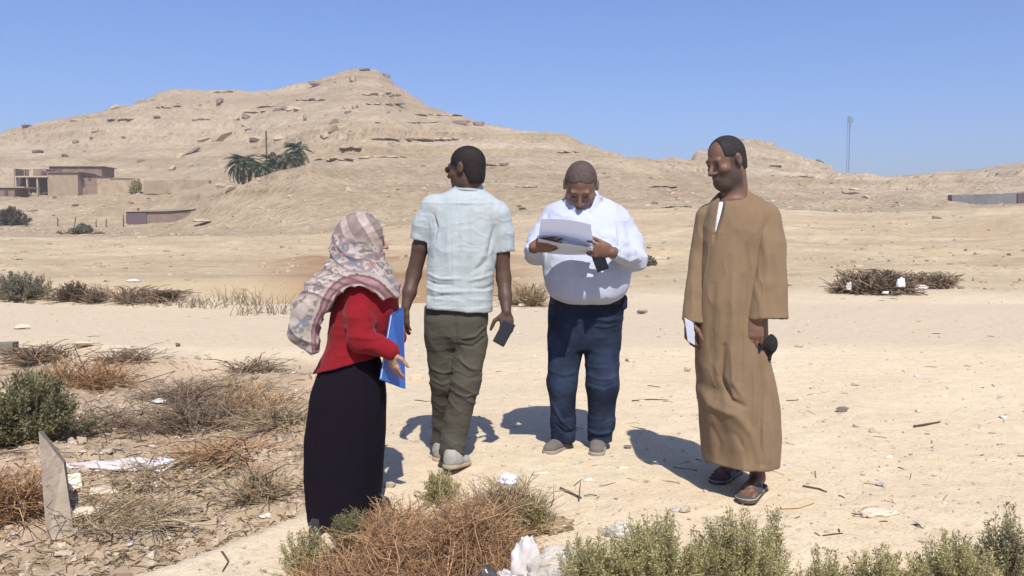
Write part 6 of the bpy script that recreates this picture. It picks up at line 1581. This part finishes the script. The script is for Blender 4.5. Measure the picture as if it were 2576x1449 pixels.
# ---------------- woman in the patterned headscarf
def woman():
    D0 = 4.22
    bx = W(868, 1300, D0)[0]; by = D0; base = (bx, by, gz(bx, by))
    e = person('woman in floral headscarf, red blouse and long navy skirt', base)
    c = np.array(W(919, 604, 4.20)); s = .94
    R = frame((.90, .42, -.08), (0, 0, 1))
    F = SDF((bx - .30, by - .30, base[2] + .60), (bx + .42, by + .32, base[2] + 1.66), .0056)
    head(F, c, R, s, ears=False, nose=1.2)
    F.cap(c + R @ np.array([0, -.02, -.05]), W(905, 690, 4.22), .052, .06, k=.03)
    F.loft(rows([(690, 870, 960, 4.22, .06), (740, 860, 970, 4.22, .09), (850, 860, 950, 4.22, .09), (900, 850, 950, 4.22, .09)]), k=.04)
    wr = np.array(W(982, 884, 4.03))
    F.chain([W(918, 745, 4.14), W(908, 850, 4.05), wr], [.05, .042, .027], k=.02)
    F.chain([W(955, 745, 4.32), W(985, 830, 4.36), W(1005, 850, 4.30)], [.05, .040, .027], k=.02)
    hand(F, wr, (.22, .12, -.96), (.75, .65, .1), (.8, .1, .3), curl=(.15, .3, .3), s=.92, thumb=(.5, .8, .3))
    sculpt('body', F, M_SKIN, e, base, color=skin_color((.34, .20, .14), c, R, s))
    # skirt
    F = SDF((bx - .32, by - .34, base[2] + .0), (bx + .36, by + .34, base[2] + .98), .0065)
    def fold(th, Z):
        w = sstep(base[2] + .75, base[2] + .1, Z)
        return w * (.018 * np.cos(4 * th + 1.2) + .014 * np.cos(7 * th + 3 + Z) + .010 * np.cos(11 * th))
    F.loft(rows([(885, 826, 950, 4.22, .13), (920, 806, 962, 4.22, .15), (960, 790, 969, 4.22, .165), (1000, 780, 972, 4.22, .172), (1100, 769, 970, 4.22, .175), (1200, 766, 964, 4.22, .175), (1260, 771, 959, 4.22, .175), (1312, 780, 953, 4.20, .172)]), fold=fold, n=2.1)
    sculpt('skirt', F, cloth_mat('navy_skirt', (.0058, .0030, .0078), cstretch=(1.3, 1.3, .3), vary=.12, sheen=0), e, base, disp=lambda V, N: .006 * (ridge(n3(V, 4, 61, (1.5, 1, .35)), 1) - .4) + .002 * n3(V, 12, 62))
    # blouse with a flared hem
    F = SDF((bx - .34, by - .36, base[2] + .66), (bx + .40, by + .36, base[2] + 1.36), .0055)
    F.loft(rows([(688, 890, 975, 4.22, .08), (705, 868, 995, 4.22, .11), (740, 846, 1003, 4.22, .135), (800, 830, 995, 4.22, .140), (850, 826, 985, 4.22, .142), (880, 820, 972, 4.22, .150), (920, 800, 970, 4.22, .172), (965, 772, 975, 4.22, .205)]), n=2.15)
    F.chain([W(908, 738, 4.14), W(905, 800, 4.09), W(910, 852, 4.05)], [.075, .066, .063], k=.03)
    F.chain([W(910, 852, 4.05), W(983, 884, 4.03)], [.063, .043], k=.015)
    F.chain([W(965, 745, 4.32), W(985, 830, 4.36), W(1000, 848, 4.31)], [.068, .058, .045], k=.03)
    h0 = np.array(W(868, 922, 4.05))
    F.shell(.014, (bx - .34, by - .36, h0[2] - .2), (W(985, 900, 4.2)[0], by + .36, W(800, 880, 4.1)[2]))
    F.plane(h0, (.27, -.06, -1), lo=(bx - .4, by - .4, 0), hi=(W(978, 900, 4.2)[0], by + .4, W(800, 868, 4.1)[2]))
    el = np.array(W(900, 840, 4.0))
    def wrb(V, N):
        q = np.linalg.norm(V - el, axis=1)
        return .010 * np.exp(-(q / .13) ** 2) * (ridge(n3(V, 12, 71, (1, 1, 1.8)), .8) - .4) + .004 * (ridge(n3(V, 8, 72), 1) - .4) + .0015 * n3(V, 25, 73)
    sculpt('blouse', F, cloth_mat('red_blouse', (.175, .0058, .011), vary=.07), e, base, disp=wrb)
    # headscarf
    F = SDF((bx - .42, by - .34, base[2] + .72), (bx + .42, by + .36, base[2] + 1.72), .0055)
    F.ell(np.array(W(903, 598, 4.19)), (.120, .118, .128))
    F.ell(np.array(W(893, 632, 4.20)), (.125, .125, .12), k=.04)
    F.loft(rows([(612, 850, 955, 4.20, .10), (650, 836, 968, 4.20, .125), (680, 822, 985, 4.20, .150), (710, 806, 1004, 4.20, .175), (745, 798, 1010, 4.20, .190), (790, 800, 1012, 4.20, .19)]), k=.03)
    # fold thrown back over the shoulder with its loose end
    F.chain([W(848, 690, 4.16), W(806, 735, 4.12), W(777, 785, 4.10)], [.075, .072, .080], k=.03)
    F.chain([W(777, 785, 4.10), W(768, 830, 4.10), W(790, 862, 4.09)], [.080, .078, .058], k=.02)
    F.cap(W(790, 866, 4.09), W(818, 862, 4.07), .040, .030, k=.02)
    # hem: hollow below, following an arch over the arm
    F.ell(np.array(W(908, 800, 4.14)), (.150, .26, .175), k=.012, op='s')
    F.ell(np.array(W(855, 850, 4.16)), (.095, .24, .165), k=.010, op='s')
    F.plane(np.array(W(985, 748, 4.2)), (.15, 0, -1), lo=(W(880, 700, 4.2)[0], 3, 0), hi=(bx + .5, 5, W(900, 700, 4.2)[2]))
    # face opening
    F.ell(P_ := (c + R @ np.array([0, .115, -.005])), (.060, .085, .084), R, k=.008, op='s')
    fr = np.array(W(940, 640, 4.2)); nkp = np.array(W(905, 640, 4.2))
    def wsc(V, N):
        q = V - nkp
        # folds sweep from the chin round to the back and down
        t = q[:, 2] * 1.0 + q[:, 0] * .55
        d = .010 * (ridge(np.sin(t * 46 + 4 * n3(V, 5, 81)), .8) - .4) * sstep(c[2] + .12, c[2] - .02, V[:, 2])
        d += .005 * (ridge(np.sin((q[:, 2] - .9 * q[:, 0]) * 60 + 3 * n3(V, 6, 82)), .8) - .4) * sstep(c[2] - .03, c[2] + .05, V[:, 2])
        return d + .006 * (ridge(n3(V, 12, 83), .9) - .4) + .002 * n3(V, 30, 84)
    def csc(V):
        q = V - nkp
        pal = np.array([[.36, .29, .25], [.19, .155, .145], [.44, .40, .37], [.32, .21, .205], [.17, .185, .22], [.36, .33, .25], [.42, .35, .33]])
        t = q[:, 2] * 1.0 + q[:, 0] * .55 + .02 * n3(V, 9, 91)
        fl = n3(V, 26, 92) + .5 * n3(V, 52, 93)
        idx = np.floor((fl + 1.2) * 2.4 + 1.1 * n3(V, 13, 94) + t * 9).astype(int) % 7
        col = pal[idx]
        head_m = sstep(c[2] - .015, c[2] + .02, V[:, 2] + .25 * q[:, 0])[:, None]
        st = (np.sin((q[:, 0] * 1.0 + q[:, 2] * .55 + .01 * n3(V, 10, 96)) * 62) > .25)[:, None]
        hcol = np.where(st, np.array([.42, .34, .30]), np.array([.23, .18, .165])) * (1 + .2 * fl[:, None])
        col = col * (1 - head_m) + hcol * head_m
        # border bands along the hem
        hd = np.minimum(np.linalg.norm((V - np.array(W(908, 800, 4.14))) / np.array([.150, .26, .175]), axis=1), np.linalg.norm((V - np.array(W(855, 850, 4.16))) / np.array([.095, .24, .165]), axis=1)) - 1
        bm = sstep(.42, .36, hd)[:, None]
        bands = np.select([hd < .07, hd < .14, hd < .24, hd < .30], [np.full(len(V), 0), np.full(len(V), 1), np.full(len(V), 2), np.full(len(V), 1)], 3)
        bpal = np.array([[.38, .285, .275], [.17, .085, .09], [.31, .185, .185], [.42, .345, .325]])
        bc = bpal[bands] * (1 + .25 * (bands == 2)[:, None] * fl[:, None])
        return np.clip((col * (1 - bm) + bc * bm) * .82, .02, .9)
    sculpt('headscarf', F, mat('patterned_scarf', attr=True, rough=.85, vary=.06, scale=60, bump=.001, bscale=200, sheen=.1, spec=.15), e, base, disp=wsc, color=csc)
    sh = cloth_mat('dark_shoe', (.03, .03, .034))
    def gp(xd, d): x = W(xd, 1310, d)[0]; return np.array((x, d, gz(x, d) - .004))
    shoe(e, base, gp(806, 4.15) - (0, 0, .035), gp(786, 3.99) - (0, 0, .035), .080, sh, sh); shoe(e, base, gp(880, 4.24), gp(985, 4.30), .085, sh, sh)
    # blue folder
    a, b, c_, d_ = (np.array(p) for p in (W(1012, 772, 4.28), W(984, 792, 4.10), W(957, 955, 4.04), W(1018, 978, 4.22)))
    fb = (a + b + c_ + d_) / 4; nn = nrm(np.cross(b - a, d_ - a)); fe = empty('folder', fb); tag(fe, 'blue plastic folder clutched under the woman\'s arm', 'folder')
    m1 = mat('blue_plastic', (.035, .135, .47), rough=.35, vary=.05, spec=.45)
    for nm, o in (('cover', .004), ('cover', -.004)):
        mb = MB(); mb.hexa([x - fb + nn * (o + q) for q in (-.001, .001) for x in (a, b, c_, d_)]); mb.build(nm, m1, fe)
    mb = MB(); mb.hexa([(x - fb) * .97 + nn * q for q in (-.0025, .0025) for x in (a, b, c_, d_)]); mb.build('paper_block', MATS['paper'], fe)
    return e
man_reading(); man_walking(); man_robe(); woman()
